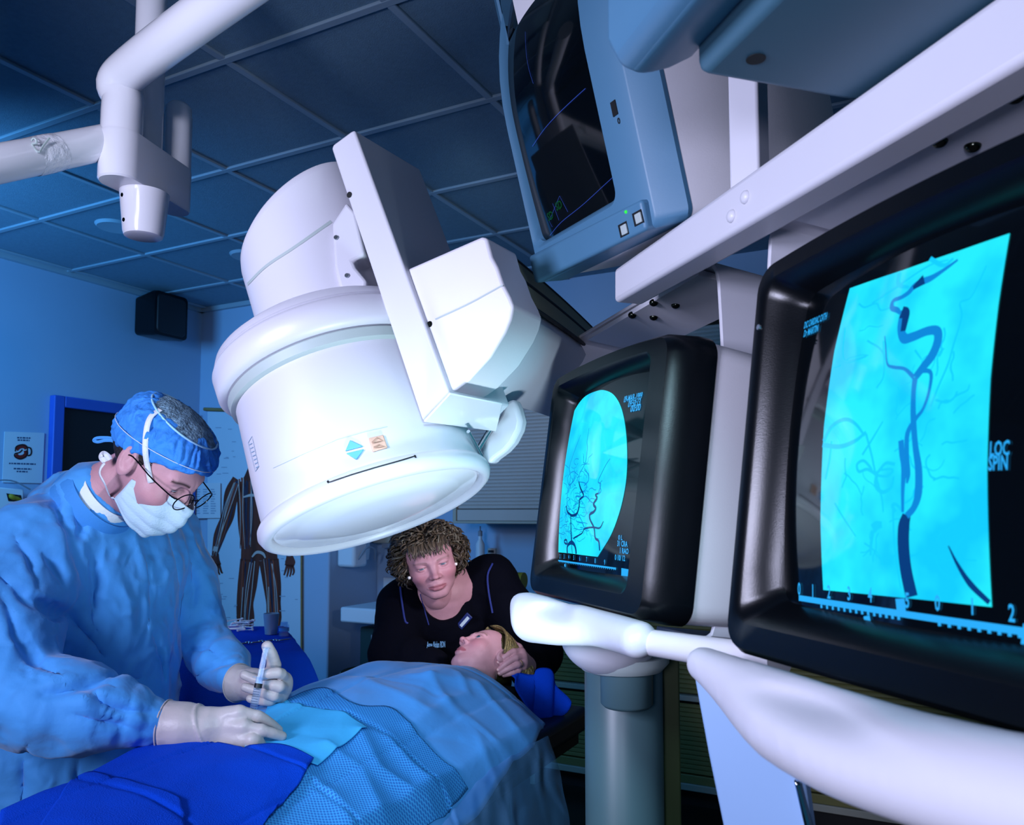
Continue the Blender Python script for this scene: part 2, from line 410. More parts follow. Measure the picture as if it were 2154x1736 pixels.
CP = RB(3.972, 4, 1)
M['chart'] = mat('chart_paper', '#b4cfe0', .7, var=.05, vscale=2)
M['muscle'] = mat('muscle_print', '#643022', .75, var=.6, vscale=22, stretch=(1, 1, .12))
M['artery'] = mat('artery_print', '#84402c', .75); M['nerve'] = mat('nerve_print', '#b0aca8', .75); M['vein'] = mat('vein_print', '#2c3048', .75)
M['wood'] = mat('wood_rod', '#8a7a4a', .6, var=.3, stretch=(1, 1, 8))
t = thing('anatomical_chart', 'hanging wall chart of a standing human muscle and vessel figure', 'wall chart', onplane([(535, 1400)], CP, A)[0])
mb, q = wallquad([(437, 866), (634, 872), (634, 1440), (437, 1450)], CP, A, .002); mb.build('sheet', 'chart', t)
e0 = onplane([(430, 861), (640, 868)], CP, A); mb = MB(); mb.tube(e0, .012); mb.build('hanging_rod', 'wood', t)
mb = MB(); mb.tube(onplane([(634, 872), (634, 1440)], CP, A), .006); mb.build('side_batten', 'wood', t)
mb = MB()
def stk(path, w, off=.003, n=24): stroke_mb(mb, spline(path, n), np.interp(np.linspace(0, 1, n), np.linspace(0, 1, len(w)), w), CP, A, off)
stk([(505, 1012), (488, 1040), (480, 1085), (464, 1122), (452, 1168)], [34, 32, 27, 26, 24, 12])
stk([(455, 1164), (452, 1182), (456, 1192)], [12, 25, 22])
for dx in (-11, -4, 2, 8, 14): stk([(453 + dx * .6, 1186), (452 + dx, 1202), (455 + dx * 1.0, 1212 - abs(dx - 3) * .5)], [5, 4.4, 3], .003, 8)
stk([(548, 985), (545, 1040), (543, 1100), (545, 1150), (546, 1180)], [50, 92, 84, 74, 78])
stk([(600, 1012), (606, 1080), (608, 1168)], [30, 24, 12])
stk([(609, 1164), (611, 1182), (608, 1192)], [10, 22, 18])
for dx in (-9, -3, 3, 9): stk([(610 + dx * .6, 1188), (610 + dx, 1202), (607 + dx, 1215 - abs(dx) * .5)], [5, 4.4, 3], .003, 8)
stk([(527, 1178), (521, 1230), (516, 1270), (517, 1300), (516, 1340)], [42, 41, 35, 38, 24])
stk([(566, 1178), (573, 1230), (576, 1270), (577, 1300), (577, 1330)], [42, 38, 30, 32, 22])
stk([(545, 905), (545, 960), (545, 990)], [34, 40, 30])
mb.build('printed_figure', 'muscle', t)
rr = random.Random(3)
limbs = [([(498, 1012), (483, 1060), (466, 1120), (453, 1165)], 8), ([(527, 1180), (521, 1240), (515, 1300), (516, 1338)], 13), ([(567, 1180), (574, 1240), (577, 1300), (577, 1325)], 12),
         ([(520, 1010), (520, 1080), (520, 1150)], 15), ([(570, 1010), (572, 1080), (570, 1150)], 10), ([(603, 1030), (607, 1100), (609, 1165)], 6)]
for nm, m_, cnt, w_, off in (('printed_veins', 'vein', 6, 2.6, .005), ('printed_arteries', 'artery', 6, 2.4, .006), ('printed_nerves', 'nerve', 4, 1.4, .007)):
    mb = MB()
    for path, spread in limbs:
        for k in range(cnt):
            o = rr.uniform(-spread, spread); pts = [(x + o * (1 - .35 * i / 3) + rr.uniform(-3, 3), y + rr.uniform(-6, 6)) for i, (x, y) in enumerate(path)]
            i0 = rr.choice((0, 0, 1)) if len(pts) > 3 else 0
            stk(pts[i0:], [w_ * rr.uniform(.6, 1.4), w_, w_ * .4], off)
    if nm == 'printed_nerves':
        stk([(532, 1172), (540, 1163), (548, 1162), (556, 1166), (560, 1174)], [3, 6, 6, 3], .008); stk([(456, 1150), (454, 1160)], [9, 10], .008); stk([(514, 1046), (530, 1042), (545, 1044)], [3, 6, 5], .008)
    mb.build(nm, m_, t)
mb = MB()
for k in range(90):
    x = rr.choice((rr.uniform(470, 500), rr.uniform(585, 628), rr.uniform(445, 470))); y = rr.uniform(900, 1330)
    if x < 500 and 1010 < y < 1215 and x > 445: continue
    stk([(x, y), (x + rr.uniform(5, 13), y)], [1.6, 1.6], .004, 3)
mb.build('printed_captions', 'inkfaint', t)

# ---- alcove: dispensers, basin counter, bin
t = thing('towel_dispenser', 'white towel dispenser with curved loop on grey alcove side wall', 'dispenser', RB(4.2, 3.3, 1.0))
mb = MB(); rbx(mb, 4.06, 4.2, 3.22, 3.36, 1.01, 1.4); mb.build('case', 'counter', t, bev=.02)
mb = MB(); mb.loft([RB(4.2 + .1 * math.sin(f), 3.36 - .12 * math.cos(f) * .9, 1.22) + np.array([A * .03 * x + Z * .17 * y for x, y in rrect(2, 2, .5) - 1]) for f in np.linspace(0, 1.3, 8)]); mb.build('cover', 'counter', t)
mb = MB(); mb.tube(spline([RB(4.1, 3.22, 1.06), RB(4.16, 3.2, 1.13), RB(4.24, 3.2, 1.12), RB(4.3, 3.24, 1.05)], 16), .006); mb.build('loop', 'line', t)
t = thing('soap_dispenser', 'small cream soap dispenser on the alcove back wall beside curly hair', 'dispenser', RB(4.45, 3.27, 1.15))
mb = MB(); rbx(mb, 4.38, 4.49, 3.18, 3.34, 1.15, 1.35); mb.build('case', 'cabinet', t, bev=.015)
mb = MB(); rbx(mb, 4.40, 4.46, 3.2, 3.26, 1.12, 1.15); mb.build('nozzle', 'line', t)
t = thing('basin_counter', 'pale basin counter in the alcove beside the dark-haired woman', 'counter', RB(4.1, 2.6, .7))
mb = MB(); rbx(mb, 3.87, 4.49, 2.56, 3.17, .70, .79); mb.build('top', 'counter', t, bev=.012)
mb = MB(); rbx(mb, 4.47, 4.488, 2.56, 3.3, .79, .92); mb.build('splashback', 'counter', t, bev=.006)
mb = MB(); mb.tube(spline([RB(4.42, 3.08, .79), RB(4.42, 3.08, .93), RB(4.36, 3.08, .95), RB(4.30, 3.08, .90)], 14), .012); mb.build('tap', 'chrome', t)
t = thing('under_counter_unit', 'dark vented unit under the basin counter', 'cabinet', RB(4.2, 3.0, 0))
mb = MB(); rbx(mb, 4.0, 4.45, 2.62, 3.12, 0, .66); mb.build('body', mat('dark_unit', '#1f3a3c', .5, var=.1), t, bev=.01)
mb = MB()
for k in range(7): rbx(mb, 3.985, 4.0, 2.82, 3.0, .36 + k * .035, .375 + k * .035)
rbx(mb, 3.98, 4.0, 2.80, 2.815, .3, .62); rbx(mb, 3.98, 4.0, 3.005, 3.02, .3, .62); mb.build('vent_grille', 'line', t)
c = P(790, 1400, 4.15); c[2] = 0
t = thing('waste_bin', 'dark waste bin with a liner rim in front of the vented unit', 'bin', c)
lathe([(0, .13), (.54, .17), (.545, .165), (.05, .12), (.05, .001)], c, Z, 40).build('bucket', mat('bin_plastic', '#0c1610', .5), t)
lathe([(.50, .173), (.55, .178), (.556, .172), (.54, .166)], c, Z, 40).build('liner', mat('bin_liner', '#35401c', .5), t)

# ---- wall cabinet with tambour shutter, lower cabinet, worktop
def tambour(mb, a, b0, b1, z0, z1, sp=.021):
    n = int((z1 - z0) / sp); prof = []
    for k in range(n):
        z = z0 + k * sp; prof += [(a, z), (a - .006, z + sp * .25), (a - .006, z + sp * .75), (a, z + sp * .98)]
    V = [RB(x, b0, z) for x, z in prof] + [RB(x, b1, z) for x, z in prof]; m = len(prof)
    return mb.add(V, [(i, i + 1, m + i + 1, m + i) for i in range(m - 1)])
t = thing('wall_cabinet', 'upper cabinet with closed cream roller shutter behind the detector', 'cabinet', RB(4.3, 1.9, 1.31))
mb = MB(); rbx(mb, 4.10, 4.49, 2.50, 2.525, 1.30, 2.35); rbx(mb, 4.10, 4.49, .5, .52, 1.30, 2.35); rbx(mb, 4.10, 4.49, .5, 2.525, 1.29, 1.305); rbx(mb, 4.1, 4.49, .5, 2.525, 2.35, 2.37); mb.build('carcass', 'cabinet', t, bev=.003)
mb = MB(); tambour(mb, 4.125, .52, 2.50, 1.375, 2.34); mb.build('roller_shutter', 'shutter', t)
mb = MB(); rbx(mb, 4.108, 4.125, .52, 2.50, 1.306, 1.372); mb.build('bottom_rail', 'shutter', t, bev=.004)
lathe([(0, .016), (.008, .016), (.01, .010), (.01, .001)], RB(4.108, 1.80, 1.35), -A, 20).build('lock', 'screw', t)
t = thing('base_cabinet', 'lower cabinet with roller shutters behind the grey pedestal column', 'cabinet', RB(4.1, .8, 0))
mb = MB(); rbx(mb, 3.72, 4.49, 1.80, 1.83, 0, .9); rbx(mb, 3.72, 4.49, -.8, 1.8, .09, .12); rbx(mb, 3.72, 4.49, -.8, 1.8, .49, .515); rbx(mb, 3.8, 4.49, -.8, 1.8, .86, .9); mb.build('carcass', 'cabinet', t, bev=.003)
for z0, z1 in ((.16, .488), (.52, .86)):
    mb = MB(); tambour(mb, 3.745, -.8, 1.80, z0, z1); mb.build('roller_shutter', 'shadedshutter', t)
mb = MB(); rbx(mb, 3.73, 3.745, -.8, 1.8, .12, .158); mb.build('bottom_rail', 'shadedshutter', t, bev=.003)
mb = MB(); rbx(mb, 3.80, 3.82, -.8, 1.8, 0, .09); mb.build('plinth', 'dark', t)
mb = MB(); rbx(mb, 3.68, 4.49, -.8, 1.85, .9, .94); tag(mb.build('worktop', 'counter', bev=.008), 'pale worktop running under the roller shutter cabinet', 'worktop')
c = P(1036, 1188, 1); d = ray(1035, 1172); c = CAM + d * ((4.478 - CAM @ A) / (d @ A))
t = thing('wall_controller', 'small cream wall control box with a red light, beside a shoulder', 'controller', c)
mb = MB(); mb.box(c, ABZ, [.012, .028, .055]); mb.build('case', 'shutter', t, bev=.003)
mb = MB(); mb.box(c - A * .013 + Z * .035, ABZ, [.002, .02, .008]); mb.build('display', 'dark', t)
mb = MB(); mb.box(c - A * .013 - Z * .012, ABZ, [.002, .006, .008]); mb.build('indicator', mat('red_led', '#5a0c0c', .4, emit='#c01818', estr=.6), t)
c = RB(4.35, 0, .94); d = ray(1010, 1175); c = CAM + d * ((4.35 - CAM @ A) / (d @ A)); c[2] = .94
t = thing('pump_bottle', 'small clear pump bottle on the worktop beside the control box', 'bottle', c)
lathe([(0, .028), (.22, .028), (.25, .012), (.27, .012), (.27, .001)], c, Z, 24).build('body', 'counter', t); lathe([(.27, .014), (.30, .014), (.305, .004), (.33, .004)], c, Z, 16).build('pump', 'line', t)
c = RB(3.95, 0, .94); d = ray(1092, 1215); c = CAM + d * ((3.95 - CAM @ A) / (d @ A)); c[2] = .94
t = thing('tape_rolls', 'yellow and dark tape rolls on the worktop edge behind the shoulder', 'tape', c)
for k, m_ in enumerate(('yellow', 'rubber', 'yellow')):
    lathe([(0, .02), (0, .045), (.03, .045), (.03, .02)], c - B * (.03 - k * .034) + Z * .045, B, 28).build('roll', m_, t)
c = c + B * .13
tag(lathe([(0, .035), (.06, .035), (.065, .03), (.065, .001)], c, Z, 20).build('red_lid_pot', mat('red_plastic', '#6a1a18', .5)), 'small dark red pot on the worktop beside the tape rolls', 'pot')
# ================================================================== ANGIOGRAPHY C-ARM
DC = P(798.8, 1077.2, 1.5); th_, ph_ = .39555, 2.645
DU = np.array([math.sin(th_) * math.cos(ph_), math.sin(th_) * math.sin(ph_), math.cos(th_)])
D1 = nrm(np.array([1., 0, 0]) - DU * DU[0]); D2 = np.cross(D1, DU)
def DL(a, b, h): return DC + D1 * a + D2 * b + DU * h
W1 = D1 * .85 + D2 * .53; W2 = D1 * .53 - D2 * .85; WN = -W2
def dl(prof, sh=0, n=96): return lathe(prof, DC + D1 * sh, DU, n, (D1, D2, DU))
RIMP = [(-.006, .206), (.010, .2205), (.020, .219), (.028, .213), (.034, .2075), (.05, .2068), (.12, .204), (.2, .2)]
BODY = [(.034, .207), (.05, .207), (.12, .204), (.25, .197), (.262, .197)]
def ray_lathe(px, prof=BODY, sh=0):
    hs = [p[0] for p in prof]; rs = [p[1] for p in prof]; d = ray(*px); ys = np.linspace(1.0, 1.9, 3000)
    q = CAM + d * (ys / d[1])[:, None]; l = q - DC; h = l @ DU; r = np.hypot(l @ D1 - sh, l @ D2)
    k = np.argmax((r < np.interp(h, hs, rs)) & (h > hs[0]) & (h < hs[-1])); p = q[k]
    n = nrm((p - DC - D1 * sh) - DU * ((p - DC) @ DU)); return p, n
def dense_px(L, d=9.):
    o = []
    for i in range(len(L) - 1):
        a, b = np.array(L[i], float), np.array(L[i + 1], float); k = max(1, int(np.linalg.norm(b - a) / d)); o += [a + (b - a) * j / k for j in range(k)]
    return o + [np.array(L[-1], float)]
def lathe_stroke(mb, pts, w, off=.0012, **k):
    pts = dense_px(pts); hit = [ray_lathe(p, **k) for p in pts]; q = np.array([a + n * off for a, n in hit]); T = np.gradient(q, axis=0); m = len(q)
    s = np.array([np.cross(n, nrm(t)) for (a, n), t in zip(hit, T)]) * w / 2
    return mb.add(np.vstack([q + s, q - s]), [(i, i + 1, m + i + 1, m + i) for i in range(m - 1)])
def lathe_poly(mb, pts, h, **k):
    hit = [ray_lathe(p, **k) for p in pts]; q = np.array([a for a, n in hit]); n = nrm(sum(n for a, n in hit)); return mb.prism(q - n * .004, n * (h + .004))
t = thing('c_arm', 'white tilted detector head on its curved angiography arm above the patient', 'x-ray machine', DL(.3, 0, .3))
CARM = t
hd = dl([(.036, .190), (.030, .200), (.020, .207), (.034, .2075)] + BODY); hd = hd.build('detector_barrel', 'white', t, smooth=40)
dl([(.012, .198), (-.002, .199), (-.006, .206), (-.001, .215), (.010, .2205), (.020, .219), (.028, .213), (.031, .206)]).build('bumper_rim', 'white', t, smooth=60)
dl([(.03, .199), (.012, .1985), (.012, .194)]).build('shadow_gap', 'dark', t)
dl([(.02, .1945), (.008, .1945), (.004, .190), (.003, .158), (-.001, .152), (-.006, .10), (-.008, .0)]).build('detector_face', 'whitegloss', t, smooth=60)
dl([(.252, .197), (.256, .205), (.272, .207), (.276, .203), (.278, .199)]).build('band', 'shade', t)
dl([(.276, .199), (.279, .213), (.287, .221), (.325, .222), (.333, .217), (.335, .212), (.338, .216), (.352, .210), (.366, .19), (.372, .15)]).build('collar', 'white', t, smooth=50)
HOUS = [(.36, .152), (.42, .150), (.50, .149), (.66, .148)]
tt_ = np.arange(96) * 2 * math.pi / 96
def hring(r, hf):
    a_ = r * np.cos(tt_) + .035; return np.array([DL(x, r * math.sin(q), hf(x)) for x, q in zip(a_, tt_)])
htop = lambda x: .562 + .45 * (x + .11)
MB().loft([hring(.152, lambda x: .36), hring(.150, lambda x: .42), hring(.149, lambda x: .47), hring(.1485, lambda x: htop(x) - .022), hring(.146, lambda x: htop(x) - .008), hring(.139, htop)]).build('camera_housing', 'white', t, smooth=40)
mb = MB(); lathe_stroke(mb, spline([(521, 598), (560, 560), (620, 520), (697, 466)], 24), .006, .0006, prof=HOUS, sh=.035); mb.build('housing_crease', 'shade', t)
# control markings
mb = MB(); lathe_poly(mb, [(727, 950), (737, 927), (764, 940)], .004); mb.build('arrow_key', mat('blue_key', '#5aa8e6', .5), t, bev=.001)
mb = MB(); lathe_poly(mb, [(729, 955), (766, 946), (750, 968)], .004); mb.build('arrow_key', M['blue_key'] if 'blue_key' in M else bpy.data.materials['blue_key'], t, bev=.001)
mb = MB(); lathe_poly(mb, [(775, 923), (806, 916), (815, 943), (784, 952)], .004); tk = mb.build('square_key', mat('tan_key', '#cfa58e', .5), t, bev=.0015)
mb = MB(); lathe_stroke(mb, [(782, 933), (793, 923), (804, 930), (783, 934)], .0016, .006); lathe_stroke(mb, [(786, 943), (797, 938), (808, 942), (786, 944)], .0016, .006); mb.build('key_symbol', mat('tan_line', '#a07a66', .5), tk)
mb = MB(); lathe_stroke(mb, [(693, 1015), (740, 999), (790, 984), (840, 970), (873, 960)], .0022, prof=RIMP); lathe_stroke(mb, [(692, 1016), (689, 1012)], .004, prof=RIMP); lathe_stroke(mb, [(872, 958), (874, 964)], .004, prof=RIMP); mb.build('panel_slot', 'dark', t)
mb = MB(); lathe_stroke(mb, [(575, 985), (640, 955), (710, 925), (770, 908), (815, 898)], .0010, .0006); mb.build('panel_seam', 'shade', t)
mb = MB()
for k in range(7): lathe_stroke(mb, [(525 + k * 2.4, 936 + k * 8), (531 + k * 2.4, 933 + k * 8)], .0016)
lathe_stroke(mb, [(523, 932), (531, 918), (545, 982), (538, 992), (523, 932)], .0012); mb.build('type_label', 'inkfaint', t)
# carriage column along the detector
P0 = P(888, 885, 1.35)
q = onplane([(697, 313), (700, 304), (737, 277), (745, 273), (945, 826), (888, 885)], P0, WN)
mb = MB(); mb.prism(q, W2 * .2); mb.build('lift_column', 'white', t, bev=.006, seg=3)
q = onplane([(752, 300), (768, 345), (940, 815), (944, 800), (760, 290)], P0 + W2 * .004 + W1 * .0, WN); mb = MB(); mb.prism(q, W2 * .003); 
hq = onplane([(735, 410)], P0 - W2 * .0008, WN)[0]; lathe([(0, .0055), (.001, .0055), (.001, 0)], hq, WN, 16).build('screw_hole', 'dark', t)
q = onplane([(890, 884), (945, 824), (1056, 846), (1043, 905)], DL(.13, .18, .081), DU); mb = MB(); mb.prism(q, -DU * .004); mb.build('column_end_plate', 'whitegloss', t, bev=.002)
# side bracket and plates on the housing
pp, nn = ray_lathe((722, 560), HOUS, .035); nn = nrm(nn + WN)
q = onplane([(728, 424), (748, 447), (768, 535), (742, 549), (748, 562), (772, 590), (770, 612), (722, 640), (703, 560), (698, 470)], pp + nn * .022, nn); mb = MB(); mb.prism(q, -nn * .05); hp = mb.build('housing_side_plate', 'white', t, bev=.006, seg=3)
for px in ((707, 500), (730, 580)):
    q1 = onplane([px], pp + nn * .023, nn)[0]; lathe([(0, .0045), (.002, .004), (.002, 0)], q1, nn, 14).build('screw', 'steel', hp)
# carriage cover and the arm leaving behind it
F0 = P0 + W2 * .012
fr = [(856, 566), (1000, 503), (1014, 497), (1024, 501), (1034, 540), (1046, 562), (1058, 598), (1072, 625), (1080, 645), (1074, 672), (1062, 700), (1030, 752), (985, 800), (960, 818), (940, 828), (926, 790)]
q = onplane(fr, F0, WN); mb = MB(); mb.prism(q, W2 * .10); cc = mb.build('carriage_cover', 'cream', t, bev=.007, seg=3)
mb = MB(); stroke_mb(mb, spline([(916, 672), (985, 640), (1058, 600)], 12), 3.2, F0, WN, .0006); mb.build('cover_seam', 'shade', cc)
h1 = onplane([(904, 682)], F0, WN)[0]; lathe([(0, .0055), (.0012, .005), (.0012, 0)], h1, WN, 16).build('cover_screw', 'screw', cc)
sec = onplane([(1004, 506), (1020, 503), (1040, 560), (1054, 600), (1069, 630), (1076, 648), (1070, 672), (1058, 700), (1027, 750), (984, 797), (945, 826), (900, 760), (880, 600)], F0, WN)
W2C = nrm([.35, 1.2, .114]); loops = [sec + W2C * s - DU * (.06 * s * s) for s in np.linspace(.06, 1.0, 24)]
MB().loft(loops).build('curved_arm', 'white', t, smooth=40)
mb = MB()
tr = onplane([(1012, 500), (1044, 566), (1050, 585), (1066, 624)], F0, WN); out_ = nrm(np.cross(W2, tr[-1] - tr[0]));
if out_ @ (tr[0] - sec.mean(0)) < 0: out_ = -out_
M['track'] = mat('arm_track', '#a39a72', .5, var=.05)
for f0, f1 in ((.02, .42), (.5, .96)):
    a_, b_ = tr[0] + (tr[3] - tr[0]) * f0, tr[0] + (tr[3] - tr[0]) * f1
    mb.loft([np.array([a_, b_, b_ + out_ * .008, a_ + out_ * .008]) + W2C * s - DU * (.06 * s * s) for s in np.linspace(.11, 1.0, 24)])
mb.build('arm_track', 'track', t)
mb = MB()
for f0 in (0, .45, .98):
    a_ = tr[0] + (tr[3] - tr[0]) * f0
    mb.tube([a_ + out_ * .006 + W2C * s - DU * (.06 * s * s) for s in np.linspace(.11, 1.0, 24)], .0045, 6)
mb.build('track_groove', 'dark', t)
# collision guard fin and its struts under the column
FP = P(1050, 900, 1.56)
q = onplane([(1006, 940), (1030, 905), (1052, 872), (1062, 846), (1080, 838), (1090, 862), (1096, 886), (1092, 905), (1078, 932), (1062, 950), (1040, 966), (1030, 978), (1016, 968)], FP, nrm(WN + D2)); mb = MB(); mb.prism(q, W2 * .03); mb.build('guard_fin', 'white', t, bev=.008, seg=3)
mb = MB(); mb.tube([P(1005, 946, 1.50), P(1030, 905, 1.53), P(1056, 855, 1.56)], .005); mb.build('guard_rod', 'steel', t)
mb = MB(); mb.tube([P(985, 908, 1.42), P(1000, 935, 1.46), P(1014, 962, 1.49)], .0035); mb.build('guard_strut', 'steel', t)

# ================================================================== SURGICAL LAMP ARM (upper left)
hz = 1.35
F2 = np.array([-.846, 1.70, 0]); K2 = np.array([-.797, 1.87, 0]); PO = np.array([-.832, 1.79, 0])
t = thing('surgical_lamp_arm', 'glossy white jointed ceiling lamp arm hanging over the surgeon', 'surgical lamp', F2 + Z * 2.0)
mb = MB(); mb.tube([PO + Z * (hz + .76), PO + Z * 2.785], .033, 32); mb.build('ceiling_pole', 'whitegloss', t)
th = np.arange(48) * 2 * math.pi / 48; dv = nrm(K2 - F2); pv = np.array([-dv[1], dv[0], 0])
def stad(z, g=1.0):
    o = []
    for a in th:
        c, r = (F2, .046) if math.cos(a) < 0 else (K2, .033); o.append(c + g * r * (math.cos(a) * dv + math.sin(a) * pv) + Z * z)
    return np.array(o)
MB().loft([stad(hz + .712, .9), stad(hz + .716, .97), stad(hz + .81, 1), stad(hz + .816, .97)]).build('joint_block', 'whitegloss', t)
path = spline([P(605, -95, 1.42), P(418, 38, 1.54), P(285, 138, 1.665), P(248, 178, 1.695), F2 + Z * (hz + .90), F2 + Z * (hz + .862), F2 + Z * (hz + .816)], 40)
mb = MB(); mb.tube(path, .0425, 32); mb.build('upper_arm', 'whitegloss', t, smooth=60)
lathe([(.0, .041), (.15, .040), (.158, .034), (.16, 0)], F2 + Z * (hz + .816), Z, 36).build('elbow_cap', 'whitegloss', t, smooth=50)
lathe([(0, .032), (.13, .032), (.132, .031), (.15, .030), (.16, .022), (.162, 0)], K2 + Z * (hz + .815), Z, 32).build('rear_sleeve', 'whitegloss', t, smooth=50)
sp = np.array([-.820, 1.76, hz + .712]); lathe([(0, .052), (-.09, .043), (-.098, .040), (-.1, .034), (-.1, 0)], sp, Z, 40).build('spindle', 'whitegloss', t, smooth=50)
for z_ in (-.018, -.072): lathe([(0, .005), (.002, .004), (.002, 0)], sp + Z * z_ + nrm(np.array([-.62, -.78, 0])) * (.0512 + z_ * .098), nrm(np.array([-.62, -.78, 0])), 14).build('screw', 'screw', t)
la = [P(225, 298, 1.70), P(110, 322, 1.60), P(0, 344, 1.50), P(-160, 376, 1.38)]
mb = MB(); mb.tube(spline(la, 16), .036, 32); ar = mb.build('side_arm', 'whitegloss', t)
M['tape'] = mat('crinkled_tape', '#eceaf0', .12, bump=.6, bscale=60, coat=.6)
mb = MB(); ax = nrm(la[2] - la[1]); mb.tube([P(118, 320, 1.607), P(100, 324, 1.59), P(78, 329, 1.57), P(66, 331, 1.56)], [.0368, .0376, .0372, .0368], 24, False); mb.build('tape_wrap', 'tape', ar, smooth=25)
hk = nrm(np.cross(ax, Z)); hk = hk if hk[1] < 0 else -hk
mb = MB(); mb.tube(spline([P(66, 296, 1.525), P(70, 291, 1.525), P(76, 294, 1.527), P(76, 301, 1.528), P(68, 303, 1.528), P(72, 312, 1.53), P(82, 320, 1.532), P(90, 308, 1.54), P(104, 290, 1.55)], 26), .0022, 6); mb.build('wire_hook', 'shade', ar)

# ================================================================== MONITORS
class Scr:
    def __init__(s, O, yaw, tilt, W, H):
        yw, a = math.radians(yaw), math.radians(tilt); s.O = O; s.W, s.H = W, H
        s.x = np.array([math.sin(yw), -math.cos(yw), 0]); n0 = np.array([-math.cos(yw), -math.sin(yw), 0]); s.n0 = n0
        s.y = math.cos(a) * Z - math.sin(a) * n0; s.n = math.cos(a) * n0 + math.sin(a) * Z
    cv = 0.
    def p(s, u, v, w=0.): return s.O + s.x * u + s.y * v + s.n * (w - (s.cv * max(0, v - .30) ** 2 if w > -.035 else 0))
    def uv(s, px, w=0.):
        q = onplane(px, s.O + s.n * w, s.n) - s.O; return np.stack([q @ s.x, q @ s.y], 1)
    def loop(s, u0, v0, u1, v1, r, w, bow=0):
        L = rrect(u1 - u0, v1 - v0, r, 6) + [u0, v0]; L = np.vstack([L[i] + (L[(i + 1) % 28] - L[i]) * j / 12 for i in range(28) for j in range(12 if i % 7 == 6 else 1)]); o = []
        for u, v in L:
            f = 1 - (2 * (u - s.W / 2) / s.W) ** 2; g = 1 - (2 * (v - s.H / 2) / s.H) ** 2
            o.append(s.p(u, v + bow * f * (1 if v > s.H / 2 else 0), w + .4 * bow * 0))
        return np.array(o)
    def setscreen(s, u0, v0, u1, v1, w0, bulge): s.sc = (u0, v0, u1, v1, w0, bulge)
    def sp(s, u, v, off=0.):
        u0, v0, u1, v1, w0, bl = s.sc; a = (2 * u - u0 - u1) / (u1 - u0); b = (2 * v - v0 - v1) / (v1 - v0)
        return s.p(u, v, w0 + bl * (1 - .5 * a * a - .5 * b * b) + off)
    def screen_mb(s, n=24):
        u0, v0, u1, v1, w0, bl = s.sc; V = [s.sp(u, v) for v in np.linspace(v0, v1, n) for u in np.linspace(u0, u1, n)]
        return MB().add(V, [(j * n + i, j * n + i + 1, (j + 1) * n + i + 1, (j + 1) * n + i) for j in range(n - 1) for i in range(n - 1)])
    def suv(s, px):
        q = s.uv(px, s.sc[4] + s.sc[5] * .6); return q
    def fill(s, px, off=.0007, rings=10, uv=None):
        L = dense(s.suv(px) if uv is None else uv, .012); c = L.mean(0); V = [s.sp(*c, off)]; n = len(L); F = []
        for k in range(1, rings + 1): V += [s.sp(*(c + (q - c) * k / rings), off) for q in L]
        for i in range(n): F.append((0, 1 + i, 1 + (i + 1) % n))
        for k in range(rings - 1):
            for i in range(n): j = (i + 1) % n; F.append((1 + k * n + i, 1 + (k + 1) * n + i, 1 + (k + 1) * n + j, 1 + k * n + j))
        return MB().add(V, F)
    def strokepx(s, mb, px, w, off=.0014, n=None, uv=None, smooth=True):
        q = s.suv(px) if uv is None else np.asarray(uv); n = n or max(4, len(q) * 4); 
        if smooth: q = spline(q, n)
        else: q = dense_open(q, .02)
        w = np.interp(np.linspace(0, 1, len(q)), np.linspace(0, 1, len(np.atleast_1d(w))), np.atleast_1d(w))
        T = np.gradient(q, axis=0); T /= np.linalg.norm(T, axis=1)[:, None] + 1e-9; N_ = np.stack([-T[:, 1], T[:, 0]], 1) * w[:, None] / 2; m = len(q)
        return mb.add([s.sp(*a, off) for a in q + N_] + [s.sp(*a, off) for a in q - N_], [(i, m + i, m + i + 1, i + 1) for i in range(m - 1)])
    def text(s, mb, txt, px, h, off=.0014, sx=.8):
        """pixel is the lower left corner of the text"""
        V, F = text_mesh(txt, h / .7); u, v = s.suv([px])[0]
        return mb.add([s.sp(u + a[0] * sx, v + a[1], off) for a in V], F)
def dense(L, d):
    L = np.asarray(L, float); o = []
    for i in range(len(L)):
        a, b = L[i], L[(i + 1) % len(L)]; k = max(1, int(math.ceil(np.linalg.norm(b - a) / d)))
        o += [a + (b - a) * j / k for j in range(k)]
    return np.array(o)
def dense_open(L, d):
    o = []
    for i in range(len(L) - 1):
        a, b = L[i], L[i + 1]; k = max(1, int(math.ceil(np.linalg.norm(b - a) / d))); o += [a + (b - a) * j / k for j in range(k)]
    return np.array(o + [L[-1]])
def crt(name, label, s, bow=.0):
    W, H = s.W, s.H; t = thing(name, label, 'monitor', s.p(W / 2, 0, -.2), 'black framed angiography monitors')
    mL, mR, mT, mB_ = .024, .072, .028, .038
    def lp(l, b, r_, t_, w, r): return s.loop(l, b, W - r_, H - t_, r, w, bow)
    def li(e, w, r): return s.loop(mL + e, mB_ + e * .8, W - mR - e * .35, H - mT - e * .6, r, w, bow * .8)
    L = [lp(.012, .012, .012, .012, -.078, .03), lp(0, 0, 0, 0, -.07, .032), lp(0, 0, .0, 0, -.05, .032), lp(.002, .004, .016, .004, -.010, .028), lp(.008, .010, .024, .010, 0, .026), li(-.004, .0, .020), li(.002, -.003, .018), li(.028, -.026, .016), li(.034, -.040, .016)]
    MB().loft(L, False).build('bezel', 'black', t, smooth=32)
    s.setscreen(mL + .026, mB_ + .020, W - mR - .006, H - mT - .004, -.036, .020)
    scr = s.screen_mb().build('screen', 'glassdark', t, smooth=180)
    c = []
    for w, g, r in ((-.074, .003, .03), (-.25, .006, .035), (-.36, .05, .05), (-.42, .07, .05)): c.append(s.loop(g, g, W - g, H - g, r, w))
    MB().loft(c).build('casing', 'cream', t, smooth=50)
    return t, scr
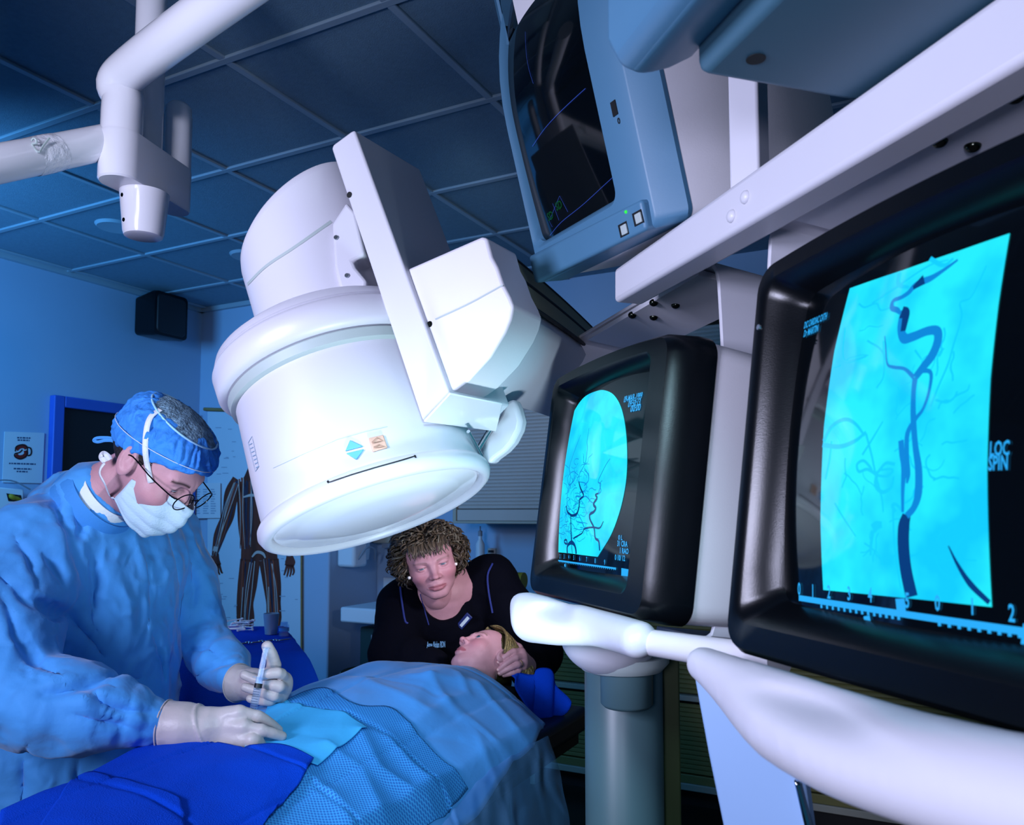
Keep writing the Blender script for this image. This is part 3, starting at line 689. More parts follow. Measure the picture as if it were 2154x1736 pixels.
SM = Scr(P(1108, 1250, 1.56), 20, 7.5, .462, .425); SR = Scr(P(1516, 1372, .88), 17, 7.2, .462, .43)
tM, sM = crt('angiography_monitor', 'black framed monitor showing a round cyan vessel image, beside the pedestal', SM, .012)
tR, sR = crt('angiography_monitor', 'black framed monitor showing a tall cyan neck vessel image', SR, .012)
M['cyan'] = mat('lit_phosphor', '#04222c', .06, emit='#12dcff', estr=.84, spec=.6)
def phosphor():
    m = M['cyan']; nt = m.node_tree; n = nt.nodes.new('ShaderNodeTexNoise'); n.inputs['Scale'].default_value = 14; n.inputs['Detail'].default_value = 3
    tc = nt.nodes.new('ShaderNodeTexCoord'); nt.links.new(tc.outputs['Object'], n.inputs['Vector'])
    r = nt.nodes.new('ShaderNodeValToRGB'); r.color_ramp.elements[0].position = .36; r.color_ramp.elements[0].color = (.006, .62, 1.0, 1)
    r.color_ramp.elements[1].position = .58; r.color_ramp.elements[1].color = (.02, .88, 1.0, 1)
    nt.links.new(n.outputs[0], r.inputs[0]); nt.links.new(r.outputs[0], nt.nodes['Principled BSDF'].inputs['Emission Color'])
phosphor()
M['vessel'] = mat('vessel_tone', '#04202c', .06, emit='#0c86d8', estr=.85)
M['vesseldark'] = mat('dark_vessel_tone', '#04101c', .06, emit='#053f86', estr=.7)
M['vesself'] = mat('faint_vessel_tone', '#04222c', .06, emit='#10c0f4', estr=1.0)
M['txt'] = mat('screen_text', '#04222c', .1, emit='#2aa8f4', estr=.9)
# --- right image
SR.fill([(1785, 606), (1900, 570), (2020, 528), (2122, 490), (2108, 640), (2096, 800), (2088, 1000), (2083, 1277), (1960, 1264), (1840, 1252), (1728, 1241), (1731, 1100), (1742, 900), (1760, 740)], .0007).build('vessel_image', 'cyan', sR, smooth=180)
mb = MB(); R_ = SR.strokepx
R_(mb, [(1912, 655), (1908, 690), (1916, 715), (1935, 712), (1965, 700), (1985, 700), (1988, 720), (1978, 750), (1960, 775), (1943, 798)], [.0075, .008, .009, .0085, .008, .008, .0085, .009, .008, .007])
R_(mb, [(1905, 662), (1898, 655), (1886, 650), (1888, 635), (1905, 628), (1920, 618), (1930, 606), (1945, 596), (1965, 588), (1985, 575), (2005, 560), (2020, 548)], [.003, .005, .005, .004, .004, .005, .006, .007, .006, .004, .003, .002])
R_(mb, [(1943, 798), (1940, 830), (1940, 880), (1944, 940), (1950, 990), (1948, 1040), (1938, 1070), (1922, 1088)], [.006, .005, .006, .006, .0075, .008, .006, .006])
R_(mb, [(1945, 792), (1960, 784), (1976, 790), (1972, 830), (1960, 865), (1945, 885), (1928, 915), (1926, 960), (1928, 1000), (1925, 1020)], [.003, .004, .0035, .003, .003, .004, .005, .005, .005, .002])
R_(mb, [(1914, 930), (1916, 960), (1920, 985), (1916, 1030), (1914, 1080)], [.006, .006, .007, .004, .003]); R_(mb, [(1940, 798), (1920, 780), (1895, 776), (1882, 768), (1877, 730), (1874, 710)], [.004, .003, .003, .002, .0015, .001])
mb.build('vessels', 'vessel', sR)
mb = MB(); R_(mb, [(1922, 1086), (1915, 1110), (1912, 1150), (1914, 1200), (1922, 1256)], [.009, .0125, .0125, .0125, .013]); R_(mb, [(2005, 1150), (2022, 1190), (2045, 1230), (2080, 1268)], [.001, .003, .005, .004]); R_(mb, [(1908, 660), (1918, 664), (1914, 700)], [.011, .009, .006], .0017); R_(mb, [(1930, 608), (1952, 590)], [.004, .010, .003][:2], .0017); mb.build('dark_vessels', 'vesseldark', sR)
mb = MB()
for L_, w in (([(1742, 930), (1760, 900), (1790, 885), (1815, 895), (1835, 920)], .004), ([(1740, 938), (1780, 942), (1815, 930), (1838, 912)], .0045), ([(1838, 915), (1850, 960), (1858, 1000), (1870, 1050), (1872, 1080)], .0025), ([(1900, 980), (1880, 978), (1860, 998), (1840, 990), (1822, 995), (1818, 980), (1832, 972), (1846, 985), (1856, 1000), (1880, 1005), (1895, 995), (1890, 990), (1868, 992)], .003),
             ([(1860, 1005), (1858, 1025), (1872, 1038), (1890, 1028), (1897, 1005)], .004), ([(1848, 1115), (1856, 1108), (1868, 1106)], .009), ([(1848, 1118), (1842, 1150), (1840, 1170)], .004), ([(1898, 1080), (1892, 1066), (1902, 1065), (1918, 1085)], .0035), ([(1893, 1075), (1893, 1150), (1900, 1240)], .0022), ([(1975, 860), (1990, 820), (2010, 770), (2020, 730), (2035, 670), (2030, 640), (2050, 630), (2065, 600), (2080, 560)], .002),
             ([(1780, 690), (1778, 740), (1785, 762), (1810, 760), (1835, 752)], .003), ([(1775, 770), (1760, 775)], .002), ([(1860, 820), (1875, 790), (1870, 720)], .0018), ([(1830, 960), (1850, 930), (1875, 890)], .0025), ([(1895, 575), (1896, 600), (1920, 607)], .0045), ([(1810, 640), (1825, 648), (1850, 640), (1862, 655), (1890, 645)], .002), ([(1940, 740), (1955, 760)], .002),
             ([(1985, 845), (2010, 850), (2030, 835), (2050, 825), (2055, 812)], .002), ([(1880, 1172), (1950, 1170), (2010, 1178), (2060, 1180)], .0015), ([(1840, 560 + 80), (1900, 600), (1960, 560), (2000, 548)], .002), ([(1765, 1060), (1790, 1100), (1810, 1130)], .0016), ([(1960, 545), (1990, 560), (2010, 545)], .004), ([(1745, 1010), (1755, 970), (1760, 930)], .002)):
    R_(mb, L_, [w, w * .9, w * .6], .0011)
rr = random.Random(11)
for k in range(46):
    x, y = rr.uniform(1765, 2060), rr.uniform(640, 1200); L_ = [(x, y)]; an = rr.uniform(0, 6.28)
    for j in range(5): an += rr.uniform(-.7, .7); L_.append((L_[-1][0] + 11 * math.cos(an), L_[-1][1] + 13 * math.sin(an)))
    if all(1765 < a[0] < 2070 and 640 < a[1] < 1225 for a in L_): R_(mb, L_, rr.uniform(.0008, .0018), .001)
mb.build('fine_vessels', 'vesself', sR)
mb = MB(); TR = SR.text
TR(mb, 'DIC CARDIAC CATH', (1682, 690), .0075, sx=.42); TR(mb, 'Dr MARTIN', (1683, 708), .0075, sx=.5); mb.build('name_text', 'txt', sR); mb = MB()
TR(mb, 'LOC', (2094, 962), .0108, sx=.52); TR(mb, 'SPIN', (2091, 992), .0108, sx=.52); mb.build('mode_text', 'txt', sR); mb = MB()
R_(mb, [(1670, 1257), (1900, 1292), (2150, 1329), (2200, 1337)], .0055)
for (x, y), c in zip([(1668, 1250), (1700, 1255), (1737, 1258), (1782, 1262), (1828, 1266), (1906, 1278), (1968, 1284), (2038, 1292), (2115, 1306)], '012345012'): TR(mb, c, (x, y), .012, sx=.6)
for x in list(range(1722, 1900, 13)) + list(range(1975, 2140, 20)): R_(mb, [(x, 1264 + (x - 1670) * .147), (x, 1271 + (x - 1670) * .152)], .003)
R_(mb, [(1897, 1260), (1898, 1296)], .010); R_(mb, [(1822, 1296), (1824, 1322)], .008); R_(mb, [(2135, 1355), (2154, 1362)], .03)
mb.build('time_scale', 'txt', sR)
# --- middle image
ov_ = [(1256, 822), (1275, 822), (1294, 832), (1310, 857), (1320, 895), (1325, 945), (1324, 1000), (1317, 1045), (1305, 1088), (1287, 1130), (1259, 1172), (1225, 1168), (1195, 1164), (1165, 1161), (1158, 1125), (1153, 1085), (1152, 1040), (1158, 995), (1168, 950), (1182, 905), (1200, 865), (1224, 835)]
SM.fill(np.vstack([spline(np.array(ov_[-9:] + ov_[:11], float), 90), ov_[11:-9]]), .0007).build('vessel_image', 'cyan', sM, smooth=180)
mb = MB(); R_ = SM.strokepx
def zp(L): return [(1130 + x * .2766, 780 + y * .2766) for x, y in L]
R_(mb, zp([(222, 1390), (225, 1345), (240, 1320), (268, 1308), (290, 1325), (300, 1360), (300, 1395)]), [.006, .006, .006, .008, .006, .006, .006])
R_(mb, zp([(268, 1310), (268, 1230), (270, 1150), (270, 1095)]), [.006, .004, .0035, .004])
R_(mb, zp([(225, 1320), (205, 1310), (202, 1292), (222, 1288), (230, 1320)]), .0035)
R_(mb, zp([(232, 1030), (238, 1070), (258, 1090), (285, 1105), (325, 1090), (345, 1040), (352, 985), (385, 955), (360, 900), (345, 850)]), [.004, .004, .004, .005, .005, .005, .004, .004, .004, .003])
R_(mb, zp([(488, 1370), (486, 1300), (462, 1275), (458, 1200), (432, 1140), (430, 1100), (462, 1078), (478, 1050), (462, 1020), (490, 975), (478, 950), (500, 940)]), [.004, .0045, .004, .004, .004, .005, .005, .005, .005, .005, .003, .003])
R_(mb, zp([(285, 1280), (300, 1270), (360, 1240), (385, 1205), (450, 1195), (500, 1200), (530, 1150)]), [.003, .003, .0025, .003, .003, .003, .002])
R_(mb, zp([(268, 1395), (266, 1350), (268, 1320)]), .002)
mb.build('vessels', 'vesseldark', sM)
mb = MB()
for L_ in ([(345, 850), (350, 790), (380, 740), (400, 690), (410, 600), (405, 540), (415, 440)], [(235, 1030), (240, 960), (255, 880), (270, 820), (255, 740), (280, 660), (310, 580), (330, 530), (345, 490)], [(500, 940), (520, 870), (500, 850), (530, 780), (560, 720), (588, 676)], [(500, 945), (520, 920), (512, 870), (530, 840)], [(285, 1105), (320, 1110), (330, 1090), (360, 1140), (380, 1190)],
           [(232, 1030), (215, 1050), (225, 1100), (220, 1150), (245, 1145)], [(350, 990), (400, 960), (440, 1000), (470, 1020)], [(320, 800), (300, 840), (255, 870), (245, 810), (290, 770), (340, 800)], [(350, 930), (390, 920), (410, 890), (395, 860), (340, 850)], [(390, 880), (425, 840), (420, 790), (390, 760)], [(360, 960), (320, 960), (310, 985)], [(250, 930), (280, 860), (310, 800), (300, 750)]):
    R_(mb, zp(L_), [.0025, .002, .0014], .0012)
for k in range(90):
    x, y = rr.choice(((rr.uniform(240, 430), rr.uniform(700, 1080)), (rr.uniform(140, 430), rr.uniform(1050, 1330)))); L_ = [(x, y)]; an = rr.uniform(0, 6.28)
    for j in range(5): an += rr.uniform(-.9, .9); L_.append((L_[-1][0] + 16 * math.cos(an), L_[-1][1] + 18 * math.sin(an)))
    if all(125 < a[0] < 540 and 560 < a[1] < 1370 for a in L_): R_(mb, zp(L_), rr.uniform(.0006, .0014), .001)
mb.build('fine_vessels', 'vessel', sM)
mb = MB(); TM = SM.text
TM(mb, '09-MAR-1999', (1315, 848), .011, sx=.62); TM(mb, '09:50:13', (1324, 858), .011, sx=.68); TM(mb, '00:00', (1329, 868), .011, sx=.85); mb.build('date_text', 'txt', sM); mb = MB()
TM(mb, '0 L', (1303, 1136), .0075, sx=.9); TM(mb, '31 CRA', (1300, 1149), .0085, sx=.75); TM(mb, '1 RAO', (1303, 1164), .0085, sx=.75); TM(mb, '0 10/ 12', (1293, 1178), .0085, sx=.75); mb.build('angle_text', 'txt', sM); mb = MB()
R_(mb, [(1154, 1177), (1220, 1186), (1293, 1196)], .0028); R_(mb, [(1293, 1194), (1292, 1199)], .003)
for (x, y), c in zip([(1163, 1173), (1170, 1174), (1181, 1175), (1193, 1176), (1205, 1178), (1219, 1180), (1234, 1182), (1252, 1185), (1271, 1188)], '123456789'): TM(mb, c, (x, y), .008, sx=.7)
for k in range(34): x = 1157 + k * 4; R_(mb, [(x, 1177.5 + (x - 1154) * .137), (x, 1181 + (x - 1154) * .137)], .0013, .0013)
R_(mb, [(1183, 1186), (1183, 1203)], .007); R_(mb, [(1160, 1183), (1160, 1200)], .002); R_(mb, [(1303, 1203), (1318, 1206)], .012); R_(mb, [(1306, 1217), (1318, 1220)], .022)
mb.build('time_scale', 'txt', sM)
# small bezel bolt on the right monitor
lathe([(0, .0035), (.002, .003), (.002, 0)], SR.p(.018, SR.H - .075, .0), SR.n, 12).build('bezel_screw', 'steel', tR)

# --- upper display with blue-grey frame
ST = Scr(P(1138, 600, 1.5), 28, -14.5, .385, .60); ST.cv = 1.0; W, H = ST.W, ST.H
t = thing('display', 'blue-grey framed display tilted down, standing on the beam end above the others', 'monitor', ST.p(W / 2, 0, -.2))
uvs = ST.uv([(1150, 512), (1297, 382), (1235, 60)], -.01); ul, vb = uvs[0]; ur = uvs[1][0]; ul = .007
def sl(u0, v0, u1, v1, r, w): return ST.loop(u0, v0, u1, v1, r, w)
L = [sl(.004, .0, W, H, .02, -.044), sl(0, 0, W, H, .02, -.040), sl(0, 0, W, H, .02, -.036), sl(.001, .002, W - .034, H - .01, .02, -.002), sl(.003, .004, W - .037, H - .014, .02, .0), sl(ul - .003, vb - .004, ur + .004, H - .05, .022, .0), sl(ul, vb, ur, H - .054, .02, -.004), sl(ul + .004, vb + .006, ur - .003, H - .06, .02, -.012), sl(ul + .005, vb + .007, ur - .004, H - .06, .02, -.04)]
MB().loft(L, False).build('bezel', 'greyplastic', t, smooth=35)
ST.setscreen(ul, vb + .002, ur, H - .055, -.022, .016); sT = ST.screen_mb().build('screen', 'glassdark', t, smooth=180)
M['blueline'] = mat('screen_line', '#06102a', .1, emit='#3a58c8', estr=.55); M['greenline'] = mat('screen_green', '#04140a', .1, emit='#0e5a30', estr=.35)
mb = MB(); R_ = ST.strokepx
R_(mb, [(1124, 308), (1160, 262), (1234, 186)], .0011); R_(mb, [(1153, 496), (1180, 468), (1230, 428), (1296, 362)], .0009); R_(mb, [(1160, 478), (1154, 466), (1180, 412), (1196, 446)], .0008, smooth=False); R_(mb, [(1176, 464), (1164, 428)], .0008); R_(mb, [(1092, 66), (1110, 130), (1128, 176)], .0007)
mb.build('screen_lines', 'blueline', sT)
mb = MB(); ST.text(mb, 'SD', (1152, 466), .014, sx=.9); ST.text(mb, 'SD', (1172, 444), .014, sx=.9); mb.build('screen_text', 'greenline', sT)
chin = [ST.loop(.0, -.0, W - .004, vb - .012, .012, w) if False else np.array([ST.p(u, v, w) for u, v in ((0, .004), (W - .045, .0), (W - .042, vb - .022), (.0, vb - .012))]) for w in (-.02, .014)]
MB().loft(chin).build('control_bar', 'greyplastic', t, bev=.006, seg=3)
for px in ((1310, 483), (1340, 459)):
    u, v = ST.uv([px], .016)[0]
    mb = MB(); mb.box(ST.p(u, v, .0142), [ST.x, ST.y, ST.n], [.011, .010, .0008]); kb = mb.build('switch_recess', 'rubber', t)
    mb = MB(); mb.box(ST.p(u + .003, v - .001, .0155), [ST.x, ST.y, ST.n], [.007, .0075, .002]); mb.build('rocker', 'shade', kb, bev=.001)
u, v = ST.uv([(1315, 446)], .016)[0]; sphere_mb(ST.p(u, v, .0145), .0026, 12).build('power_light', mat('green_led', '#0a3a10', .3, emit='#28d838', estr=1.2), t)
u, v = ST.uv([(1293, 228)], 0)[0]; mb = MB(); mb.box(ST.p(u, v, .0008), [ST.x, ST.y, ST.n], [.006, .011, .001]); mb.build('sensor_window', 'dark', t)
Vt, Ft = text_mesh('0', .013); u, v = ST.uv([(1301, 262)], 0)[0]; mb = MB(); mb.add([ST.p(u + a[0], v + a[1], .001) for a in Vt], Ft); mb.build('sensor_symbol', 'dark', t)
cs = [ST.loop(g + .05 + (.03 if w < -.2 else 0), g * .6, W - g, H - g - .06, .02, w) for w, g in ((-.040, .003), (-.046, .0), (-.30, .004), (-.44, .03))]
MB().loft(cs).build('casing', 'cream', t, smooth=40)

# --- housing overhead at the top right, its rounded lip and flat underside
UZ = 1.795; q0 = onplane([(1462, 160)], [0, 0, UZ], Z)[0]
t = thing('overhead_display', 'large grey display housing overhead, seen from below with one round hole', 'monitor', q0)
hx, hn = SR.x, SR.n0
bot = np.array([q0, q0 + hx * .56, q0 + hx * .56 - hn * .5, q0 - hn * .5])
mb = MB(); mb.prism(bot, Z * .42); mb.build('casing', mat('overhead_plastic', '#41697c', .5, var=.05), t, bev=.012, seg=3)
lip = [(.0, .03), (.03, .012), (.06, .0), (.085, .004), (.1, .03), (.1, .42), (0, .42)]
mb = MB(); mb.prism([q0 - hx * .028 + hn * (a - .012) + Z * (b + .004) for a, b in lip], hx * .62); mb.build('front_frame', 'greyplastic', t, bev=.018, seg=4)
hc = onplane([(1590, 124)], [0, 0, UZ - .0006], Z)[0]; lathe([(0, .0095), (.0005, .0095), (.0005, 0)], hc, -Z, 24).build('mounting_hole', 'dark', t)

# ================================================================== MONITOR SUSPENSION
t = thing('monitor_suspension', 'white ceiling suspension beam carrying the monitors on strap brackets', 'bracket', P(1700, 300, .95))
SUSP = t
bp0 = P(1290, 620, 1.40); yb = math.radians(17.6); bx = np.array([math.sin(yb), -math.cos(yb), 0]); bn = np.array([-math.cos(yb), -math.sin(yb), 0])
q = onplane([(1291, 638), (1291, 566), (2080, 0), (2330, -178), (2330, 24)], bp0, bn)
mb = MB(); mb.prism(q, -bn * .055); mb.build('beam', 'white', t, bev=.008, seg=3)
for px in ((1568, 415), (1539, 455)):
    c = onplane([px], bp0, bn)[0]; sphere_mb(c, [.009, .009, .006], 16, [bx, Z, bn]).build('beam_bolt', 'white', t)
pc = P(1568, 366, 1.06); pz = (pc[2] + 2.79) / 2
w5 = math.radians(38); ax5 = [np.array([math.cos(w5), -math.sin(w5), 0]), np.array([math.sin(w5), math.cos(w5), 0]), Z]
mb = MB(); mb.box([pc[0] + .012, pc[1] + .02, (1.745 + 2.785) / 2], ax5, [.021, .021, (2.785 - 1.745) / 2]); mb.build('ceiling_post', 'white', t, bev=.004)
mb = MB(); mb.box([pc[0] + .012, pc[1] + .02, 1.765], ax5, [.024, .024, .02]); mb.build('post_collar', 'white', t, bev=.003)
def band(path3, ext, n, thick, name, m):
    path3 = np.asarray(path3); T = np.gradient(path3, axis=0); T /= np.linalg.norm(T, axis=1)[:, None]
    inn = np.array([nrm(np.cross(n, a)) for a in T]) * thick; loops = [np.array([a, a + ext, a + ext + i, a + i]) for a, i in zip(path3, inn)]
    return MB().loft(loops).build(name, m, t, bev=.0015)
pth = [(1206, 830), (1204, 770), (1204, 735), (1208, 716), (1220, 704), (1300, 656), (1400, 596), (1466, 557), (1484, 549), (1498, 551), (1508, 566), (1513, 592), (1517, 660), (1527, 850), (1536, 1035), (1529, 1123), (1512, 1260), (1503, 1318), (1497, 1338), (1486, 1347), (1470, 1349), (1430, 1339), (1380, 1326)]
wS = -.125
band(onplane(pth, SM.p(0, 0, wS), SM.n), -SM.n * .17, SM.n, -.007, 'strap_bracket', 'white')
pth2 = [(1614, 640), (1613, 560), (1616, 505), (1624, 474), (1640, 452), (1665, 436), (1760, 381), (1900, 302), (2050, 215), (2200, 128), (2300, 70)]
band(onplane(pth2, SR.p(0, 0, wS), SR.n), -SR.n * .17, SR.n, -.007, 'strap_bracket', 'white')
for s_, pl in ((SM, ((1330, 663), (1375, 637), (1421, 642), (1375, 667))), (SR, ((2136, 203), (1976, 297), (2046, 307)))):
    # underside plates with dome bolts
    pts = [(1236, 706), (1470, 566), (1500, 570), (1500, 575)] if s_ is SM else [(1668, 446), (2290, 92), (2300, 100)]
    e = onplane([pts[0], pts[1]], s_.p(0, 0, wS), s_.n); dn = nrm(e[1] - e[0]); lo_ = nrm(np.cross(s_.n, dn)); lo_ = lo_ if lo_[2] < 0 else -lo_
    mb = MB(); mb.prism([e[0], e[1], e[1] + lo_ * .011, e[0] + lo_ * .011], -s_.n * .15); mb.build('mounting_plate', 'white', t, bev=.001)
    for px in pl:
        c = onplane([px], e[0] + lo_ * .011, lo_)[0]; sphere_mb(c, [.0085, .0085, .007], 16, [dn, np.cross(dn, lo_), lo_]).build('dome_bolt', 'screw', t)

# moulded grips under the two monitors
def moulded(name, label, fn, lo, hi, h, m, parent=None):
    V, Fq = surfnet(fn, lo, hi, h); V = relax(V, Fq, 2); return mesh_obj(name, V, Fq, m, parent, smooth=180)
gp = spline([P(1122, 1304, 1.48), P(1180, 1317, 1.39), P(1260, 1330, 1.26), P(1338, 1352, 1.13)], 14); gr = np.interp(np.linspace(0, 1, 14), [0, .3, .65, 1], [.041, .034, .022, .0205])
gq = spline([P(1094, 1268, 1.50), P(1180, 1287, 1.38), P(1280, 1314, 1.25), P(1352, 1338, 1.13)], 14)
def grip1(p):
    d = smin(chain(p, gp, gr), chain(p, gq, [.015] * 14), .03)
    return smax(d, -ellip(p, P(1160, 1276, 1.36) + np.array([-.02, -.01, .0]), [.04, .05, .012]), .03)
pts = np.array(gp); g1 = moulded('grip_handle', '', grip1, pts.min(0) - .08, pts.max(0) + .08, .005, 'white', SUSP)
gp2 = spline([P(1484, 1404, .87), P(1545, 1455, .80), P(1640, 1525, .70), P(1770, 1582, .61), P(1960, 1640, .53), P(2250, 1712, .45)], 18); gr2 = np.interp(np.linspace(0, 1, 18), [0, .2, .4, .6, 1], [.011, .021, .031, .033, .031])
gq2 = spline([P(1474, 1392, .88), P(1640, 1440, .73), P(1900, 1525, .59), P(2250, 1640, .46)], 18)
def grip2(p):
    d = smin(chain(p, gp2, gr2), chain(p, gq2, [.009] * 18), .035)
    return smax(d, -ellip(p, P(1700, 1490, .63) + np.array([-.02, -.02, .006]), [.03, .07, .010]), .03)
pts = np.array(gp2); g2 = moulded('grip_handle', '', grip2, pts.min(0) - .08, pts.max(0) + .08, .005, 'white', SUSP)
mb = MB(); mb.tube([P(1368, 1352, 1.13), P(1500, 1372, 1.0), P(1640, 1392, .90)], .018, 20); mb.build('cross_tube', 'cream', SUSP)

# panel under the right grip with its polished edge
q = onplane([(1452, 1383), (1490, 1425), (1560, 1500), (1640, 1580), (1690, 1620), (1705, 1736), (1740, 2000), (1580, 2000), (1520, 1736), (1490, 1590)], P(1560, 1500, .86), nrm(np.array([-.55, -.83, 0])))
t = thing('shield_panel', 'pale blue tapering panel below the right monitor grip', 'panel', q[6])
mb = MB(); mb.prism(q, nrm(np.array([.55, .83, 0])) * .02); mb.build('panel', mat('panel_enamel', '#88a8d0', .45, var=.03), t, bev=.003)
q = onplane([(1668, 1640), (1680, 1650), (1702, 1736), (1770, 2000), (1745, 2000), (1690, 1736)], P(1560, 1500, .845), nrm(np.array([-.55, -.83, 0]))); mb = MB(); mb.prism(q, nrm(np.array([.55, .83, 0])) * .012); mb.build('edge_strip', 'chrome', t, bev=.002)

# pedestal column with domed cap behind
pc = P(1312, 1500, 1.62); pc[2] = 0
t = thing('pedestal_column', 'round grey pedestal column with a domed white head under the middle monitor', 'pedestal', pc)
M['pedestal'] = mat('pedestal_enamel', '#48646a', .4, var=.05)
rC = 80 * 1.62 / 1701
lathe([(.0, rC * 1.0), (1.05, rC), (1.055, rC * .96), (1.055, 0)], pc, Z, 56).build('column', 'pedestal', t, smooth=50)
lathe([(0, rC * 1.3), (.10, rC * 1.3), (.45, rC * 1.04), (.46, 0)], pc, Z, 6).build('base_cover', 'pedestal', t, smooth=20, bev=.01)
c2 = P(1318, 1440, 1.52); lathe([(-.04, .0), (-.04, .042), (-.034, .048), (.05, .049), (.05, 0)], c2, Z, 40).build('collar', 'pedestal', t, smooth=50)
cp_ = P(1404, 1500, 1.68); mb = MB(); mb.box([cp_[0], cp_[1], .54], XYZ, [.020, .03, .54]); mb.build('column_spine', mat('olive_spine', '#3a4424', .5), t, bev=.004)
c3 = P(1282, 1346, 1.52); prof = [(-.078 * math.cos(a), .092 * math.sin(a)) for a in np.linspace(0, math.pi / 2, 14)]
lathe(prof + [(.0, 0)], c3 + Z * .012, Z, 56).build('domed_head', 'white', t, smooth=50)
lathe([(-.020, .030), (-.045, .075), (-.030, .088), (-.018, .088)], c3 + np.array([.025, .02, -.012]), Z, 48).build('head_ring', 'shade', t, smooth=50)
# ================================================================== HEADS
M['skin'] = mat('skin', '#d8a8a0', .48, vcol=True, var=.08, vscale=60, bump=.12, bscale=420, spec=.4)
M['eye'] = mat('eye', '#ffffff', .12, vcol=True)
SKIN = np.array(lin('#c8949c')); LIP = np.array(lin('#a8606a')); CHEEK = np.array(lin('#c47c86'))
def head_sdf(p, fem=False, mouth=0.0, lid=0.0):
    br, nb_, ck = (.0066, .0058, .021) if fem else (.010, .0075, .024)
    """local: +x person's right, +y face, +z crown"""
    q = p.copy(); q[:, 0] = np.abs(q[:, 0])
    d = ellip(q, (0, -.014, .030), (.076, .096, .084))
    d = smin(d, ellip(q, (0, .028, -.030), (.063, .066, .082)), .03)
    jw = .044 if fem else .050
    d = smin(d, ellip(q, (0, .036, -.082), (jw, .046, .034)), .03)
    d = smin(d, capsule(q, (0, .074, -.104), (.010, .072, -.104), .015, .015), .025)
    d = smin(d, ellip(q, (.040, .056, -.028), (ck, .026, .022)), .024)
    d = smin(d, capsule(q, (.008, .084, .020), (.040, .072, .022), br, br), .018)
    d = smax(d, -ellip(q, (.032, .098, .003), (.020, .019, .013)), .014)
    d = smin(d, capsule(q, (0, .084, .010), (0, .106, -.028), nb_, .0100 if not fem else .0082), .014)
    d = smin(d, ellip(q, (0, .109, -.031), (.0095, .0095, .0085)), .008)
    d = smin(d, ellip(q, (.0115, .098, -.034), (.0075, .010, .0075)), .007)
    d = smax(d, -ellip(q, (.0062, .1045, -.0405), (.0036, .0058, .0060)), .003)
    d = smin(d, capsule(q, (0, .0905, -.055), (.012, .0865, -.06), .0075, .006), .012)
    m0 = -.070
    d = smin(d, chain(q, [(0, .0955, m0 + .0050), (.009, .0950, m0 + .0055), (.024, .0820, m0 - .001)], [.0055, .0055, .003]), .006)
    d = smin(d, chain(q, [(0, .0950, m0 - .0075), (.010, .0935, m0 - .0070), (.023, .0820, m0 - .001)], [.0066, .006, .003]), .006)
    d = smax(d, -chain(q, [(0, .1025, m0 - .0005), (.012, .0990, m0), (.026, .0845, m0 - .001)], [.0016 + mouth, .0014 + mouth * .6, .001]), .003)
    d = smin(d, ellip(q, (.031, .0745, .003), (.0150, .0135, .0135)), .004)
    d = smax(d, -smax(ellip(q, (.031, .0880, .0022), (.0138, .012, .0062 - lid)), -1, 0), .002)
    d = smax(d, -chain(q, [(.020, .0885, .0105), (.031, .0900, .0120), (.043, .0820, .0095)], [.0012] * 3), .003)
    ce, se = math.cos(-.25), math.sin(-.25); R = np.array([[1, 0, 0], [0, ce, -se], [0, se, ce]])
    e = ellip(q, (.0795, -.010, -.004), (.0085, .019, .033), R)
    e = smax(e, -ellip(q, (.0885, -.006, .001), (.0085, .0125, .0235), R), .002)
    e = smin(e, ellip(q, (.0775, -.002, -.008), (.006, .008, .011), R), .005); e = smin(e, ellip(q, (.081, -.0135, .004), (.0035, .0035, .018), R), .003)
    d = smin(d, e, .006)
    return d
def head_cols(V, fem, brow='#6b5138', lips=1.0, cheek=.5, stub=None, browamt=.8, lid=0.0):
    n = len(V); c = np.tile(SKIN, (n, 1)); x = np.abs(V[:, 0]); y, z = V[:, 1], V[:, 2]
    def g(d, s): return np.exp(-(d / s) ** 2)[:, None]
    f = (y > .05)
    w = g(np.sqrt((x - .042) ** 2 + (z + .030) ** 2), .024) * f[:, None] * cheek; c = c * (1 - w) + CHEEK * w
    w = g(np.sqrt(x ** 2 + (z + .032) ** 2 + (y - .11) ** 2), .014) * .55; c = c * (1 - w) + CHEEK * w
    lw = np.clip(1 - np.abs(z + .0715) / (.0125 * np.sqrt(np.clip(1 - (x / .0265) ** 2, .02, 1))), 0, 1); lw = np.clip(lw * 3, 0, 1)[:, None] * ((y > .08) & (x < .0265))[:, None] * lips; c = c * (1 - lw) + LIP * lw
    arc = .0245 - ((x - .034) / .03) ** 2 * .008; w = np.exp(-((z - arc) / .0034) ** 2) * ((x > .014) & (x < .052) & f); w = w[:, None] * browamt; c = c * (1 - w) + np.array(lin(brow)) * w
    w = np.exp(-((z - .0092 + lid) / .0017) ** 2 - ((x - .031) / .0145) ** 4) * (y > .07); w = w[:, None] * .85; c = c * (1 - w) + np.array(lin('#1c1210')) * w
    if stub: 
        w = (np.clip((-.035 - z) / .02, 0, 1) * (y > -.02) * np.clip((z + .16) / .03, 0, 1))[:, None] * .35; c = c * (1 - w) + np.array(lin(stub)) * w
    return c
